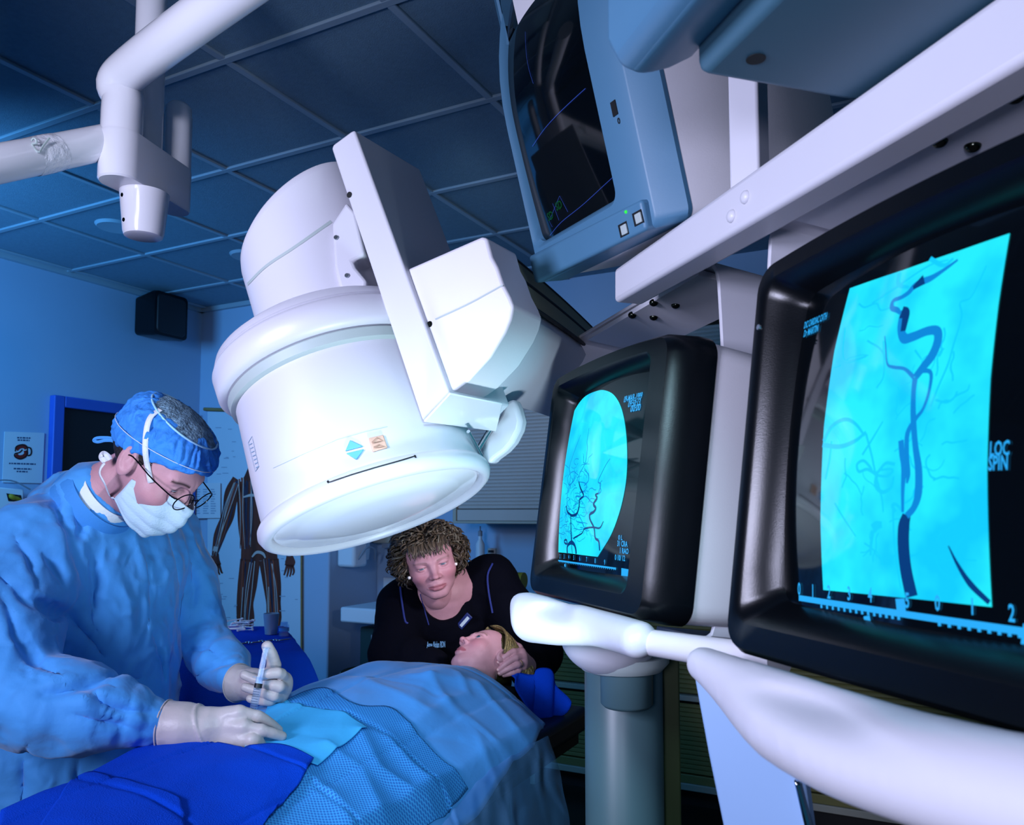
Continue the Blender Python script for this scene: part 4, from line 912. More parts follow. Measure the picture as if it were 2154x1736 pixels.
def eye_geo(gaze, iris='#3d6a78'):
    """one eyeball looking along local gaze; returns verts, faces, cols"""
    w = nrm(gaze); fr = frame_of(w); a = np.linspace(0, math.pi, 18); n = 24; r = .0121
    prof = [(r * math.cos(t), r * math.sin(t)) for t in a]; mb = lathe(prof, (0, 0, 0), w, n, fr); V = np.array(mb.V); an = np.degrees(np.arccos(np.clip(V @ w / r, -1, 1)))
    c = np.tile(np.array(lin('#b8b0b8')), (len(V), 1)); c[an < 34] = lin(iris); c[an < 16] = (.004, .004, .006); return V, mb.F, c
class Head:
    def __init__(s, c, R, sc=1.0): s.c = np.asarray(c, float); s.R = np.asarray(R, float); s.v = np.broadcast_to(np.asarray(sc, float), (3,)); s.s = float(s.v.mean())     # columns right, fwd, up
    def w(s, V): return s.c + (np.asarray(V, float) * s.v) @ s.R.T
    def l(s, Pw): return ((np.asarray(Pw, float) - s.c) @ s.R) / s.v
def euler(yaw, pit, rol):
    cy, sy, cp, sp, cr, sr = math.cos(yaw), math.sin(yaw), math.cos(pit), math.sin(pit), math.cos(rol), math.sin(rol)
    return np.array([[cy, -sy, 0], [sy, cy, 0], [0, 0, 1]]) @ np.array([[1, 0, 0], [0, cp, -sp], [0, sp, cp]]) @ np.array([[cr, 0, sr], [0, 1, 0], [-sr, 0, cr]])
def person_body(name_parent, H, fem, neck, body_sdf, blo, bhi, hcols, hh=.0022, **kw):
    """head and neck finely meshed, trunk and limbs under the clothes more coarsely, one mesh"""
    def f(p):
        d = head_sdf(H.l(p), fem, **kw) * H.s
        return smin(d, chain(p, neck[0], neck[1], .02), .022)
    lo = np.minimum(H.w(np.array([[.1, .13, .13], [-.1, -.12, -.13], [.1, -.12, .13], [-.1, .13, -.13], [-.1, .13, .13], [.1, .13, -.13], [.1, -.12, -.13], [-.1, -.12, .13]])).min(0), np.array(neck[0]).min(0) - .03)
    hi = np.maximum(H.w(np.array([[.1, .13, .13], [-.1, -.12, -.13], [.1, -.12, .13], [-.1, .13, -.13], [-.1, .13, .13], [.1, .13, -.13], [.1, -.12, -.13], [-.1, -.12, .13]])).max(0), np.array(neck[0]).max(0) + .03)
    V, Fq = surfnet(f, lo, hi, hh); V = relax(V, Fq, 1, .4); c = hcols(H.l(V))
    if body_sdf:
        V2, F2 = surfnet(body_sdf, blo, bhi, .012); c = np.vstack([c, np.tile(SKIN, (len(V2), 1))]); Fq = np.vstack([Fq, F2 + len(V)]); V = np.vstack([V, V2])
    return mesh_obj('body', V, Fq, 'skin', name_parent, smooth=180, cols=c)
def eyes(H, parent, gaze_world, iris):
    g = nrm(H.R.T @ nrm(gaze_world))
    for sx in (1, -1):
        gg = nrm(g + np.array([0, 0, 0])); V, F_, c = eye_geo(gg, iris); V = V + [sx * .031, .0735, .003]
        mesh_obj('eye', H.w(V), F_, 'eye', parent, smooth=180, cols=c)
def strands(H, roots, fn, r0, nseg=9, ns=5):
    """curved locks in head space"""
    mb = MB()
    for i, q in enumerate(roots):
        path, rad = fn(q, i); V, F_ = tube_geo(H.w(path), np.array(rad) * H.s, ns); mb.add(V, F_)
    return mb

# ================================================================== PATIENT, TABLE AND DRAPES
TH = P(1021.7, 1386.8, 2.40); TT = nrm(np.array([-.443, -.897, 0])); TN = np.array([-TT[1], TT[0], 0])
if TN[0] < 0: TN = -TN
T0 = np.array([TH[0], TH[1], 0]); ZT = .80
def ST_(p): r = p - T0; return r @ TT, r @ TN
def tw(s, t, z): return T0 + TT * np.asarray(s)[..., None] + TN * np.asarray(t)[..., None] + Z * np.asarray(z)[..., None]
ks = [.10, .15, .20, .26, .33, .45, .60, .75, .90, 1.05, 1.2, 1.5, 1.9]
kh = [.110, .128, .135, .150, .158, .162, .165, .150, .125, .122, .115, .10, .09]
kw_ = [.10, .13, .20, .27, .30, .30, .29, .285, .29, .30, .30, .29, .28]
def fold(s, t):
    sh = s.shape; s = s.ravel(); t = t.ravel()
    r = .010 * (1 - np.abs(vnoise(np.stack([s * 5 + t * 2, t * 9 - s * 3, s * 0 + 3.3], 1), 3)) * 2) + .0035 * vnoise(np.stack([s * 22, t * 22, s * 0], 1), 5)
    cr = -.004 * np.exp(-((np.mod(s + .06, .24) - .12) / .004) ** 2) - .003 * np.exp(-((np.mod(t + .115, .23) - .115) / .004) ** 2)
    return (r * .32 + cr * 1.3).reshape(sh)
def dz(s, t, f=True):
    s = np.asarray(s, float); t = np.asarray(t, float); h = np.interp(s, ks, kh); w = np.interp(s, ks, kw_)
    z = ZT + h * np.exp(-(np.abs(t) / w) ** 3.2) - np.maximum(np.abs(t) - .31, 0) ** 1.15 * 2.2
    z = z + .02 * np.exp(-((s - .42) / .08) ** 2) * (np.exp(-((t - .09) / .06) ** 2) + np.exp(-((t + .09) / .06) ** 2))
    return z + (fold(s, t) + creases(s, t) if f else 0)
CRS = []
def creases(s, t):
    r = np.zeros(np.broadcast(s, t).shape)
    for L_, amp, w in CRS:
        q = np.stack([np.ravel(s), np.ravel(t), np.zeros(np.size(s))], 1); p3 = np.hstack([L_, np.zeros((len(L_), 1))]); dd = chain(q, p3, [0.] * len(p3)).reshape(r.shape); r = r + amp * np.exp(-(dd / w) ** 1.3)
    return r
def cast(px, up=0.):
    """where pixel rays meet the draped body"""
    px = np.asarray(px, float); ys = np.linspace(.75, 2.6, 900); out = []
    for x, y in px:
        d = ray(x, y); q = CAM + d * (ys / d[1])[:, None]; s, t = ST_(q); k = np.argmax(q[:, 2] < dz(s, t, False) + up); out.append((s[k], t[k]))
    return np.array(out)
def patch(name, m, edges, up, parent, n=60, mm=60, lift=0., stuff=None):
    """cloth lying on the body: edges = top, bottom (same direction), left, right pixel lines"""
    T_, B_, L_, R_ = [spline(cast(e), k) if len(e) > 2 else spline(cast(dense_open(np.array(e, float), 15)), k) for e, k in zip(edges, (n, n, mm, mm))]
    u = np.linspace(0, 1, n)[None, :, None]; v = np.linspace(0, 1, mm)[:, None, None]
    S = (1 - v) * T_[None] + v * B_[None] + (1 - u) * L_[:, None] + u * R_[:, None] - ((1 - u) * (1 - v) * T_[0] + u * (1 - v) * T_[-1] + (1 - u) * v * B_[0] + u * v * B_[-1])
    s, t = S[..., 0], S[..., 1]; V = tw(s, t, dz(s, t) + up).reshape(-1, 3)
    F_ = np.array([(j * n + i, j * n + i + 1, (j + 1) * n + i + 1, (j + 1) * n + i) for j in range(mm - 1) for i in range(n - 1)], dtype=np.int32)
    o = mesh_obj(name, V, F_, m, parent, smooth=180); md = o.modifiers.new('s', 'SOLIDIFY'); md.thickness = .0018; md.offset = 1
    return o
CRS += [(cast(dense_open(np.array(L_, float), 12)), a_, w_) for L_, a_, w_ in (([(905, 1425), (940, 1482), (1010, 1540), (1070, 1592)], .008, .016), ([(940, 1482), (985, 1466), (965, 1424)], .007, .013), ([(860, 1540), (940, 1482)], .006, .014),
    ([(1002, 1445), (1070, 1520), (1112, 1572)], .008, .018), ([(1008, 1560), (1035, 1630)], .007, .016), ([(760, 1432), (830, 1455), (900, 1500)], .006, .02), ([(860, 1422), (940, 1430), (1010, 1450)], .006, .02), ([(900, 1552), (965, 1560)], -.004, .01), ([(820, 1570), (860, 1620), (940, 1690)], .010, .02), ([(690, 1590), (760, 1640), (800, 1720)], .012, .03), ([(760, 1560), (800, 1640), (900, 1700)], .012, .025), ([(640, 1650), (700, 1690), (730, 1736)], .010, .025))]
def crumple(m, sc, st, dist=.02):
    nt = m.node_tree; N = nt.nodes; L = nt.links; n = N.new('ShaderNodeTexNoise'); n.noise_type = 'RIDGED_MULTIFRACTAL'; n.inputs['Scale'].default_value = sc; n.inputs['Detail'].default_value = 3; n.inputs['Distortion'].default_value = .6
    tc = N.new('ShaderNodeTexCoord'); L.new(tc.outputs['Object'], n.inputs['Vector']); b = N.new('ShaderNodeBump'); b.inputs['Strength'].default_value = st; b.inputs['Distance'].default_value = dist
    L.new(n.outputs[0], b.inputs['Height']); pb = N['Principled BSDF']
    if pb.inputs['Normal'].is_linked: L.new(pb.inputs['Normal'].links[0].from_socket, b.inputs['Normal'])
    L.new(b.outputs[0], pb.inputs['Normal']); return m
M['drape'] = mat('smooth_drape', '#4aa4f4', .75, var=.06, vscale=5, bump=.06, bscale=90, sheen=.15)
M['drapecyan'] = mat('cyan_drape', '#40b4f2', .75, var=.05, vscale=6, bump=.05, bscale=80)
M['towel'] = mat('royal_towel', '#0445cc', .95, var=.10, vscale=9, bump=.35, bscale=500, spec=.1)
def dotted(name, col, dot):
    m = mat(name, col, .75, var=.05, vscale=6); nt = m.node_tree; N = nt.nodes; L = nt.links
    tc = N.new('ShaderNodeTexCoord'); v = N.new('ShaderNodeTexVoronoi'); v.voronoi_dimensions = '2D'; v.inputs['Scale'].default_value = 190; v.inputs['Randomness'].default_value = .0
    mp = N.new('ShaderNodeMapping'); mp.inputs['Rotation'].default_value = (0, 0, math.atan2(TT[1], TT[0])); L.new(tc.outputs['Object'], mp.inputs[0]); L.new(mp.outputs[0], v.inputs['Vector'])
    r = N.new('ShaderNodeValToRGB'); r.color_ramp.elements[0].position = .32; r.color_ramp.elements[0].color = (*lin(dot), 1); r.color_ramp.elements[1].position = .44; r.color_ramp.elements[1].color = (*lin(col), 1)
    L.new(v.outputs['Distance'], r.inputs[0]); L.new(r.outputs[0], N['Principled BSDF'].inputs['Base Color']); return m
M['dotdrape'] = dotted('dotted_drape', '#3fa2e8', '#1f6cc0'); crumple(M['drape'], 5, .12, .02); crumple(M['drapecyan'], 6, .10, .02); crumple(M['dotdrape'], 6, .10, .02)
# table
tb = thing('operating_table', 'dark padded operating table under the blue drapes', 'table', tw(.8, 0., 0.))
mb = MB(); mb.box(tw(.785, 0, ZT - .045), [TT, TN, Z], [.925, .27, .035]); mb.build('mattress', mat('dark_mattress', '#0a0e24', .5), tb, bev=.02, seg=3)
mb = MB(); mb.box(tw(.785, 0, ZT - .1), [TT, TN, Z], [.91, .24, .018]); mb.build('tabletop', 'dark', tb)
mb = MB(); mb.box(tw(1.1, 0, .35), [TT, TN, Z], [.16, .13, .33]); mb.build('column', 'pedestal', tb, bev=.02)
mb = MB(); mb.box(tw(1.1, 0, .03), [TT, TN, Z], [.4, .28, .03]); mb.build('base', 'pedestal', tb, bev=.015)
# patient
PH = Head(TH, euler(1.844, .92, .666), .86)
pt = thing('person', 'fair-haired person lying under the blue drape, looking up past the detector', 'person', tw(.5, 0, ZT))
nk = PH.w([[0, -.03, -.09], [0, -.04, -.15]]); chest = tw(.30, 0, ZT + .06)
neckp = [nk[0], nk[1], tw(.22, 0, ZT + .055)]
def pbody(p):
    d = ellip(p, tw(.42, 0, ZT + .05), (.24, .19, .07), np.array([TT, TN, Z])); d = smin(d, ellip(p, tw(.78, 0, ZT + .04), (.24, .17, .06), np.array([TT, TN, Z])), .06)
    for sg in (1, -1):
        d = smin(d, chain(p, [tw(.26, .15 * sg, ZT + .045), tw(.55, .2 * sg, ZT + .03), tw(.80, .2 * sg, ZT + .03)], [.04, .035, .03], .02), .04)
        d = smin(d, chain(p, [tw(.95, .09 * sg, ZT + .035), tw(1.3, .1 * sg, ZT + .025), tw(1.62, .1 * sg, ZT + .02)], [.055, .045, .04], .02), .05)
    return d
pb_lo = np.minimum(tw(.1, -.35, ZT - .1), tw(1.75, .35, ZT + .25)); pb_hi = np.maximum(tw(.1, .35, ZT - .1), tw(1.75, -.35, ZT + .25))
pb_lo = np.minimum(pb_lo, np.minimum(tw(1.75, -.35, 1.), tw(.1, .35, .7))) ; pb_hi = np.maximum(pb_hi, np.maximum(tw(1.75, .35, 1.), tw(.1, -.35, 1.)))
pbody_o = person_body(pt, PH, True, (neckp, [.047, .047, .055]), pbody, pb_lo, pb_hi, lambda V: head_cols(V, True, '#5a4630', 1.0, .8, browamt=.7), mouth=.0012)
eyes(PH, pt, np.array([-.25, -.25, 1.0]), '#2f5a6a')
M['blond'] = mat('blond_hair', '#a8893c', .4, vcol=True, bump=.3, bscale=300, spec=.6); M['brownhair'] = mat('brown_hair', '#4a3c28', .42, vcol=True, bump=.3, bscale=300, spec=.6)
rr = random.Random(5); roots = []
while len(roots) < 900:
    a, b = rr.uniform(-1.0, 1.0), rr.uniform(-.75, 1.0)
    roots.append((a, b))
def lock(q, i):
    # locks start at the parting and sweep back to the pillow
    a, b = q; x0 = .012 + a * .02; sgn = 1 if a > 0 else -1; r_ = random.Random(i)
    y0 = .062 - max(0, b) * .13; z0 = .082 + .012 * max(0, b) - max(0, y0 - .03) * .25
    L_ = 1.0; pts = []
    for k in range(8):
        f = k / 7; ang = f * (1.62 + .3 * r_.random()); x = sgn * (.006 + .084 * math.sin(min(ang, 1.7)) + .004 * r_.random()); z = .032 + .088 * math.cos(ang) - .03 * max(0, f - .75)
        y = y0 - f * (.045 + .04 * abs(a)) - .015 * f * f; zz = z - max(0, y0 - .02) * .35 * (1 - f)
        pts.append((x, y, zz))
    return spline(pts, 14), np.interp(np.linspace(0, 1, 14), [0, .2, .8, 1], [.0018, .0026, .0022, .0006])
hm = strands(PH, roots, lock, 0); V = np.array(hm.V); rgb = np.array(lin('#8a7648')) * (0.25 + .9 * np.random.RandomState(2).rand(len(roots)).repeat(len(V) // len(roots)))[:, None]
hi_ = np.random.RandomState(8).rand(len(roots)).repeat(len(V) // len(roots)) < .16; rgb[hi_] = lin('#b49c62')
V2, F2 = surfnet(lambda p: smax(ellip(PH.l(p), (0, -.020, .031), (.0785, .096, .0865)) * .86, -((PH.l(p) @ np.array([0, -.72, .70])) - .000) , .01), PH.c - .14, PH.c + .14, .005)
hm.add(V2, F2); rgb = np.vstack([rgb, np.tile(np.array(lin('#40381f')), (len(V2), 1))])
mesh_obj('hair', hm.V, hm.F, 'blond', pt, smooth=180, cols=rgb)
# main smooth drape over the whole body
ns_, nt_ = 190, 110
sv = np.linspace(.105, 1.7, ns_); tv = np.linspace(-1, 1, nt_)
Sg, Tg = np.meshgrid(sv, tv, indexing='ij'); wid = np.interp(Sg, [.1, .14, .2, .27, .4, 2], [.10, .15, .24, .31, .335, .335]); lo_t = -wid * np.clip((1.08 - Sg) / .1, 0, 1) + .10 * np.clip((Sg - .98) / .1, 0, 1); Tg = lo_t + (wid + .02 * np.clip((Sg - .5) / .2, 0, 1) - lo_t) * (Tg + 1) / 2
chz = dz(Sg, Tg)
V = tw(Sg, Tg, chz).reshape(-1, 3); F_ = np.array([(i * nt_ + j, (i + 1) * nt_ + j, (i + 1) * nt_ + j + 1, i * nt_ + j + 1) for i in range(ns_ - 1) for j in range(nt_ - 1)], dtype=np.int32)
o = mesh_obj('surgical_drape', V, F_, 'drape', None, smooth=180); md = o.modifiers.new('s', 'SOLIDIFY'); md.thickness = .0018; md.offset = 1
tag(o, 'large smooth blue drape covering the patient from chin down', 'drape')
tag(patch('surgical_drape', 'dotdrape', ([(585, 1490), (640, 1463), (690, 1458), (745, 1490), (820, 1495), (870, 1545), (930, 1610), (985, 1672)], [(500, 1890), (640, 1850), (760, 1810), (936, 1738)], [(585, 1490), (555, 1600), (520, 1740), (500, 1890)], [(985, 1672), (960, 1705), (936, 1738)]), .008, None, 70, 70), 'dotted textured blue drape lying across the belly', 'drape')
tag(patch('surgical_drape', 'drapecyan', ([(572, 1478), (590, 1482), (640, 1498), (690, 1500), (745, 1528), (772, 1552)], [(514, 1588), (560, 1590), (610, 1610), (668, 1632)], [(572, 1478), (545, 1510), (590, 1540), (514, 1588)] if False else [(572, 1478), (556, 1515), (534, 1555), (514, 1588)], [(772, 1552), (735, 1582), (700, 1610), (668, 1632)]), .013, None, 60, 50), 'bright cyan drape square beside the gloved hands', 'drape')
tag(patch('towel', 'towel', ([(0, 1735), (170, 1662), (330, 1580), (420, 1582), (510, 1592), (588, 1588), (660, 1625)], [(-60, 2050), (120, 2000), (350, 1930), (480, 1860), (584, 1726)], [(0, 1735), (-30, 1880), (-60, 2050)], [(660, 1625), (632, 1675), (584, 1726)]), .020, None, 80, 60), 'royal blue towel in the bottom left below the gloved hand', 'towel')
tag(patch('towel', 'towel', ([(150, 1676), (190, 1660), (240, 1672), (300, 1690), (380, 1720)], [(-40, 2000), (100, 1980), (250, 1940), (390, 1860)], [(150, 1676), (70, 1800), (-40, 2000)], [(380, 1720), (390, 1780), (390, 1860)]), .026, None, 40, 40), 'folded royal blue towel flap with a stitched hem, at the bottom edge', 'towel')
# clear plastic sheet hanging from the drape side
m = bpy.data.materials.new('clear_film'); m.use_nodes = True; nt = m.node_tree; N = nt.nodes; b = N['Principled BSDF']; b.inputs['Base Color'].default_value = (.22, .50, .95, 1); b.inputs['Roughness'].default_value = .10
tr_ = N.new('ShaderNodeBsdfTransparent'); tr_.inputs[0].default_value = (.85, .93, 1, 1); mx = N.new('ShaderNodeMixShader'); mx.inputs[0].default_value = .34
nt.links.new(tr_.outputs[0], mx.inputs[1]); nt.links.new(b.outputs[0], mx.inputs[2]); nt.links.new(mx.outputs[0], N['Material Output'].inputs[0]); M['film'] = m; crumple(m, 9, .7, .03)
top = cast(dense_open(np.array([(1152, 1552), (1100, 1585), (1040, 1622), (1000, 1655), (965, 1700), (936, 1740), (900, 1800)], float), 12)); n = 70; top = spline(top, n); mm = 60
v = np.linspace(0, 1, mm)[:, None]; s = top[:, 0][None] + v * np.linspace(.04, .16, n)[None]; t_ = top[:, 1][None] + v * np.linspace(.13, .28, n)[None]
zz = (dz(top[:, 0], top[:, 1]) + .004)[None] - v ** 1.3 * .5
u = np.linspace(0, 1, n)[None]; wv = (.020 * (1 - 2 * np.abs(np.sin(u * 7 + 1.2 * v))) + .006 * np.sin(u * 23 + v * 5)) * v + .004 * vnoise(np.stack([(u * 14 + v * 3).ravel(), (v * 9 - u * 4).ravel(), (u * 0 + v * 0).ravel()], 1), 9).reshape(mm, n)
V = tw(s, t_ + wv, zz).reshape(-1, 3); F_ = np.array([(j * n + i, j * n + i + 1, (j + 1) * n + i + 1, (j + 1) * n + i) for j in range(mm - 1) for i in range(n - 1)], dtype=np.int32)
tag(mesh_obj('plastic_sheet', V, F_, 'film', None, smooth=180), 'clear plastic sheet hanging from the drape edge toward the pedestal', 'plastic sheet')
# head end towel
q = [P(1082, 1412, 2.42), P(1128, 1418, 2.50), P(1158, 1416, 2.55), P(1198, 1478, 2.5), P(1150, 1466, 2.44), P(1118, 1462, 2.36), P(1096, 1450, 2.33)]
gu, gv = 26, 16; V = []
Lp, Rp = spline([P(1070, 1420, 2.36), P(1085, 1442, 2.30), P(1100, 1484, 2.24)], gv), spline([P(1154, 1412, 2.36), P(1176, 1438, 2.33), P(1200, 1480, 2.30)], gv)
for j in range(gv):
    for i in range(gu):
        f = i / (gu - 1); a = Lp[j] * (1 - f) + Rp[j] * f; a = a + Z * (.007 * math.sin(f * 9 + j * .25) * (.4 + f) - .05 * math.sin(f * math.pi) * (j / gv)) + TN * .008 * math.sin(f * 14 + j * .5); V.append(a)
F_ = np.array([(j * gu + i, j * gu + i + 1, (j + 1) * gu + i + 1, (j + 1) * gu + i) for j in range(gv - 1) for i in range(gu - 1)], dtype=np.int32)
o = mesh_obj('towel', V, F_, 'towel', None, smooth=180); md = o.modifiers.new('s', 'SOLIDIFY'); md.thickness = .004; tag(o, 'royal blue towel draped over the head end of the table', 'towel')
mb = MB(); mb.box(tw(-.015, -.01, ZT + .004), [TT, TN, Z], [.12, .13, .024]); tag(mb.build('pillow', mat('dark_pillow', '#0a0d22', .7, bump=.1), bev=.024, seg=4), 'dark pillow under the fair-haired head', 'pillow')
# ================================================================== SURGEON
SH = Head(P(331, 972, 1.66), euler(-1.70, -.79, .10), 1.02)
sg = thing('person', 'person in blue gown, cap, mask and round glasses bending over the patient with a syringe', 'person', np.array([-.86, 1.80, 0]))
J_ = dict(nb=P(190, 1082, 1.765), rs=P(78, 1150, 1.62), ls=P(340, 1135, 2.00), re=P(30, 1455, 1.46), rw=P(352, 1525, 1.50), le=P(428, 1342, 1.98), lw=P(500, 1432, 1.80))
nk = SH.w([[0, -.03, -.08], [0, -.045, -.14]])
M['gown'] = mat('gown_cloth', '#46a2ee', .78, var=.07, vscale=7, bump=.10, bscale=70, sheen=.2)
crumple(M['gown'], 8, .75, .035); crumple(M['gown'], 22, .40, .015)
M['gownband'] = mat('gown_collar', '#3b90dc', .8, bump=.1, bscale=200)
YT = nrm(J_['ls'] - J_['rs']) * np.array([1, 1, 0]); YT = nrm(YT); XT = np.array([YT[1], -YT[0], 0]); TAX = np.array([XT, YT, Z])
CH = P(205, 1235, 1.80); BL = P(183, 1430, 1.80); hip = P(170, 1620, 1.80)
def sbody(p):
    d = ellip(p, CH, (.11, .17, .2), TAX); d = smin(d, ellip(p, BL, (.11, .15, .24), TAX), .06); d = smin(d, ellip(p, hip, (.12, .16, .14), TAX), .06)
    for sgn in (1, -1):
        a = hip + YT * .09 * sgn; d = smin(d, chain(p, [a, np.array([a[0], a[1], .48]), np.array([a[0] - .02, a[1], .09])], [.085, .06, .042], .02), .05)
        d = smin(d, capsule(p, np.array([a[0] - .03, a[1], .04]), np.array([a[0] + .14, a[1], .035]), .04, .035), .02)
    for a, b, c in (('rs', 're', 'rw'), ('ls', 'le', 'lw')): d = smin(d, chain(p, [J_[a], J_[b], J_[c]], [.044, .034, .022], .02), .04)
    d = smin(d, capsule(p, J_['nb'], CH, .06, .08), .06)
    return d
lo = np.array([-1.25, 1.30, .0]); hi = np.array([-.35, 2.2, 1.55])
person_body(sg, SH, False, ([nk[0], nk[1], J_['nb'], CH + Z * .1], [.056, .058, .066, .08]), sbody, lo, hi, lambda V: head_cols(V, False, '#2a1c16', .6, .5, stub='#5a5a66', browamt=.95, lid=.0035), lid=.0035)
eyes(SH, sg, SH.R @ np.array([0, .8, -.6]), '#3a2a20')
# short hair under the cap: nape and sideburns
def shair(p):
    l = SH.l(p); d = ellip(l, (0, -.016, .030), (.0785, .0985, .0865)) * SH.s
    keep = np.maximum(l[:, 2] - .055, -(l[:, 2] + .055 + .5 * np.maximum(l[:, 1] + .04, 0))); keep = np.maximum(keep, l[:, 1] - .018 - .014 * (l[:, 2] > -.012))
    return smax(d, keep, .004)
V, Fq = surfnet(shair, SH.c - .15, SH.c + .15, .003); n_ = vnormals(V, Fq); V = V + n_ * (.0012 * vnoise(V * 400, 2))[:, None]
mesh_obj('hair', V, Fq, mat('dark_hair', '#1c1512', .5, bump=.5, bscale=500), sg, smooth=180)
# cap
def cap_sdf(p):
    l = SH.l(p); brim = l[:, 2] - (.054 - .078 * np.clip((.095 - l[:, 1]) / .19, 0, 1) ** 1.2)
    d = ellip(l, (0, -.012, .034), (.0870, .108, .086)) * SH.s; d = smin(d, ellip(l, (0, -.014, .066), (.083, .100, .050)) * SH.s, .02)
    return smax(d, -brim * SH.s, .005)
ZN = .104
def cap_low(p):
    l = SH.l(p); return smax(cap_sdf(p), (l[:, 2] - ZN - .004 * np.sin(5 * np.arctan2(l[:, 0], l[:, 1]))) * SH.s, .004)
V, Fq = surfnet(cap_low, SH.c - .2, SH.c + .2, .0028); l = SH.l(V); ang = np.arctan2(l[:, 0], l[:, 1]); hgt = np.clip((l[:, 2] - .052) / .02, 0, 1) * np.clip((ZN + .004 - l[:, 2]) / .03, 0, 1)
ple = (np.abs(np.sin(ang * 15 + 4 * vnoise(np.stack([ang * 3, l[:, 2] * 20, ang * 0], 1), 4))) - .5) * .0065 * hgt + .0036 * (1 - 2 * np.abs(vnoise(l * 48, 8))) + .0022 * vnoise(l * 120, 9)
V = V + vnormals(V, Fq) * ple[:, None]
capo = mesh_obj('surgical_cap', V, Fq, mat('cap_cloth', '#3188e0', .8, bump=.25, bscale=160, var=.1, vscale=30), sg, smooth=180)
V, Fq = surfnet(lambda p: smax(ellip(SH.l(p), (0, -.014, .068), (.081, .098, .054)) * SH.s, (ZN - .006 - SH.l(p)[:, 2]) * SH.s, .003), SH.c - .2, SH.c + .2, .003)
V = V + vnormals(V, Fq) * (.003 * vnoise(SH.l(V) * 60, 18))[:, None]
mesh_obj('cap_net_crown', V, Fq, mat('cap_net', '#8ab4cf', .8, bump=.9, bscale=200, var=.7, vscale=110), capo, smooth=180)
def capring(z, out, r, name, m, a0=0, a1=2 * math.pi, slope=.0):
    pts = []
    for a in np.linspace(a0, a1, 90):
        dirn = np.array([math.sin(a), math.cos(a), 0]); zz = z + slope * math.cos(a); 
        rr_ = np.linspace(.04, .13, 180)[:, None]; q = dirn * rr_ + np.array([0, -.012, zz]); dd = cap_sdf(SH.w(q)); k = np.argmax(dd > 0); pts.append(q[k] + dirn * out)
    mb = MB(); mb.tube(SH.w(np.array(pts)), r, 6); return mb.build(name, m, capo)
capring(.044, .0040, .0009, 'stitched_seam', 'paper', slope=.022)
capring(ZN - .002, .0030, .0022, 'gathered_edge', mat('pale_edge', '#9cd2ee', .8))
mb = MB()
tie = SH.w([[.03, -.118, .035], [.035, -.135, .045], [.04, -.150, .050], [.045, -.165, .047], [.048, -.172, .040], [.045, -.165, .034], [.04, -.145, .036], [.03, -.118, .034]]); tp = P(262, 935, 1.62)
tie = spline([P(253, 930, 1.66), P(238, 923, 1.66), P(222, 921, 1.66), P(204, 922, 1.66), P(198, 927, 1.66), P(206, 930, 1.66), P(222, 927, 1.66), P(238, 928, 1.66), P(253, 936, 1.66)], 40)
mb.tube(tie, .0035, 6); mb.build('tie_bow', 'gown', capo)
# mask
msk = [(-.068, .018, -.028), (-.045, .066, -.016), (-.022, .094, -.008), (0, .1215, -.012), (.022, .094, -.008), (.045, .066, -.016), (.068, .018, -.028)]
mlow = [(-.062, .014, -.086), (-.040, .058, -.110), (-.02, .078, -.119), (0, .084, -.121), (.02, .078, -.119), (.040, .058, -.110), (.062, .014, -.086)]
nu, nv = 70, 46; up_, lo_ = spline(msk, nu), spline(mlow, nu); V = []
for j in range(nv):
    f = j / (nv - 1)
    for i in range(nu):
        g_ = i / (nu - 1); q = up_[i] * (1 - f) + lo_[i] * f; bul = math.sin(math.pi * f) ** .8 * math.sin(math.pi * g_) ** .6
        ple = .0032 * abs(math.sin(f * math.pi * 4.2 + .8 * math.sin(g_ * 3))) * math.sin(math.pi * g_) ** .5
        o_ = nrm([q[0] * 1.0, .05, -.008 + (-.02 * f)]); V.append(q + o_ * (.016 * bul + ple + .002 + .002 * math.sin(g_ * 23 + f * 7)))
V = SH.w(np.array(V)); Fm = np.array([(j * nu + i, j * nu + i + 1, (j + 1) * nu + i + 1, (j + 1) * nu + i) for j in range(nv - 1) for i in range(nu - 1)], dtype=np.int32)
M['mask'] = mat('mask_cloth', '#bcd6e4', .8, bump=.2, bscale=260); mo = mesh_obj('face_mask', V, Fm, 'mask', sg, smooth=180); md = mo.modifiers.new('s', 'SOLIDIFY'); md.thickness = .0015; md.offset = 1
def strap(pts, w, name, m, flat_n=None):
    """flat tape along world points"""
    q = spline(pts, 30); T = np.gradient(q, axis=0); T /= np.linalg.norm(T, axis=1)[:, None]; V = []
    for a, b in zip(q, T):
        o_ = a - SH.c if flat_n is None else flat_n; sd = nrm(np.cross(b, o_)); V.append((a + sd * w / 2, a - sd * w / 2))
    V = np.array(V); n = len(q); V = np.vstack([V[:, 0], V[:, 1]]); Fs = np.array([(i, i + 1, n + i + 1, n + i) for i in range(n - 1)], dtype=np.int32)
    o = mesh_obj(name, V, Fs, m, mo, smooth=180); md = o.modifiers.new('s', 'SOLIDIFY'); md.thickness = .001; md.offset = 0; return o
M['tapewhite'] = mat('white_tape', '#e8ecf4', .8, bump=.4, bscale=700)
def oncap(px, out=.003):
    q = march(cap_sdf, px, 1.2, 2.0); return q - np.array([ray(*a) / np.linalg.norm(ray(*a)) for a in px]) * out
hs = lambda p: np.minimum(cap_sdf(p), head_sdf(SH.l(p)) * SH.s)
def onhead(px, out=.004):
    q = march(hs, px, 1.2, 2.0); return q - np.array([ray(*a) / np.linalg.norm(ray(*a)) for a in px]) * out
strap(onhead([(317, 1016), (311, 985), (306, 955), (306, 925), (310, 895), (318, 876), (330, 866), (338, 861)], .005), .0105, 'mask_tie', 'tapewhite')
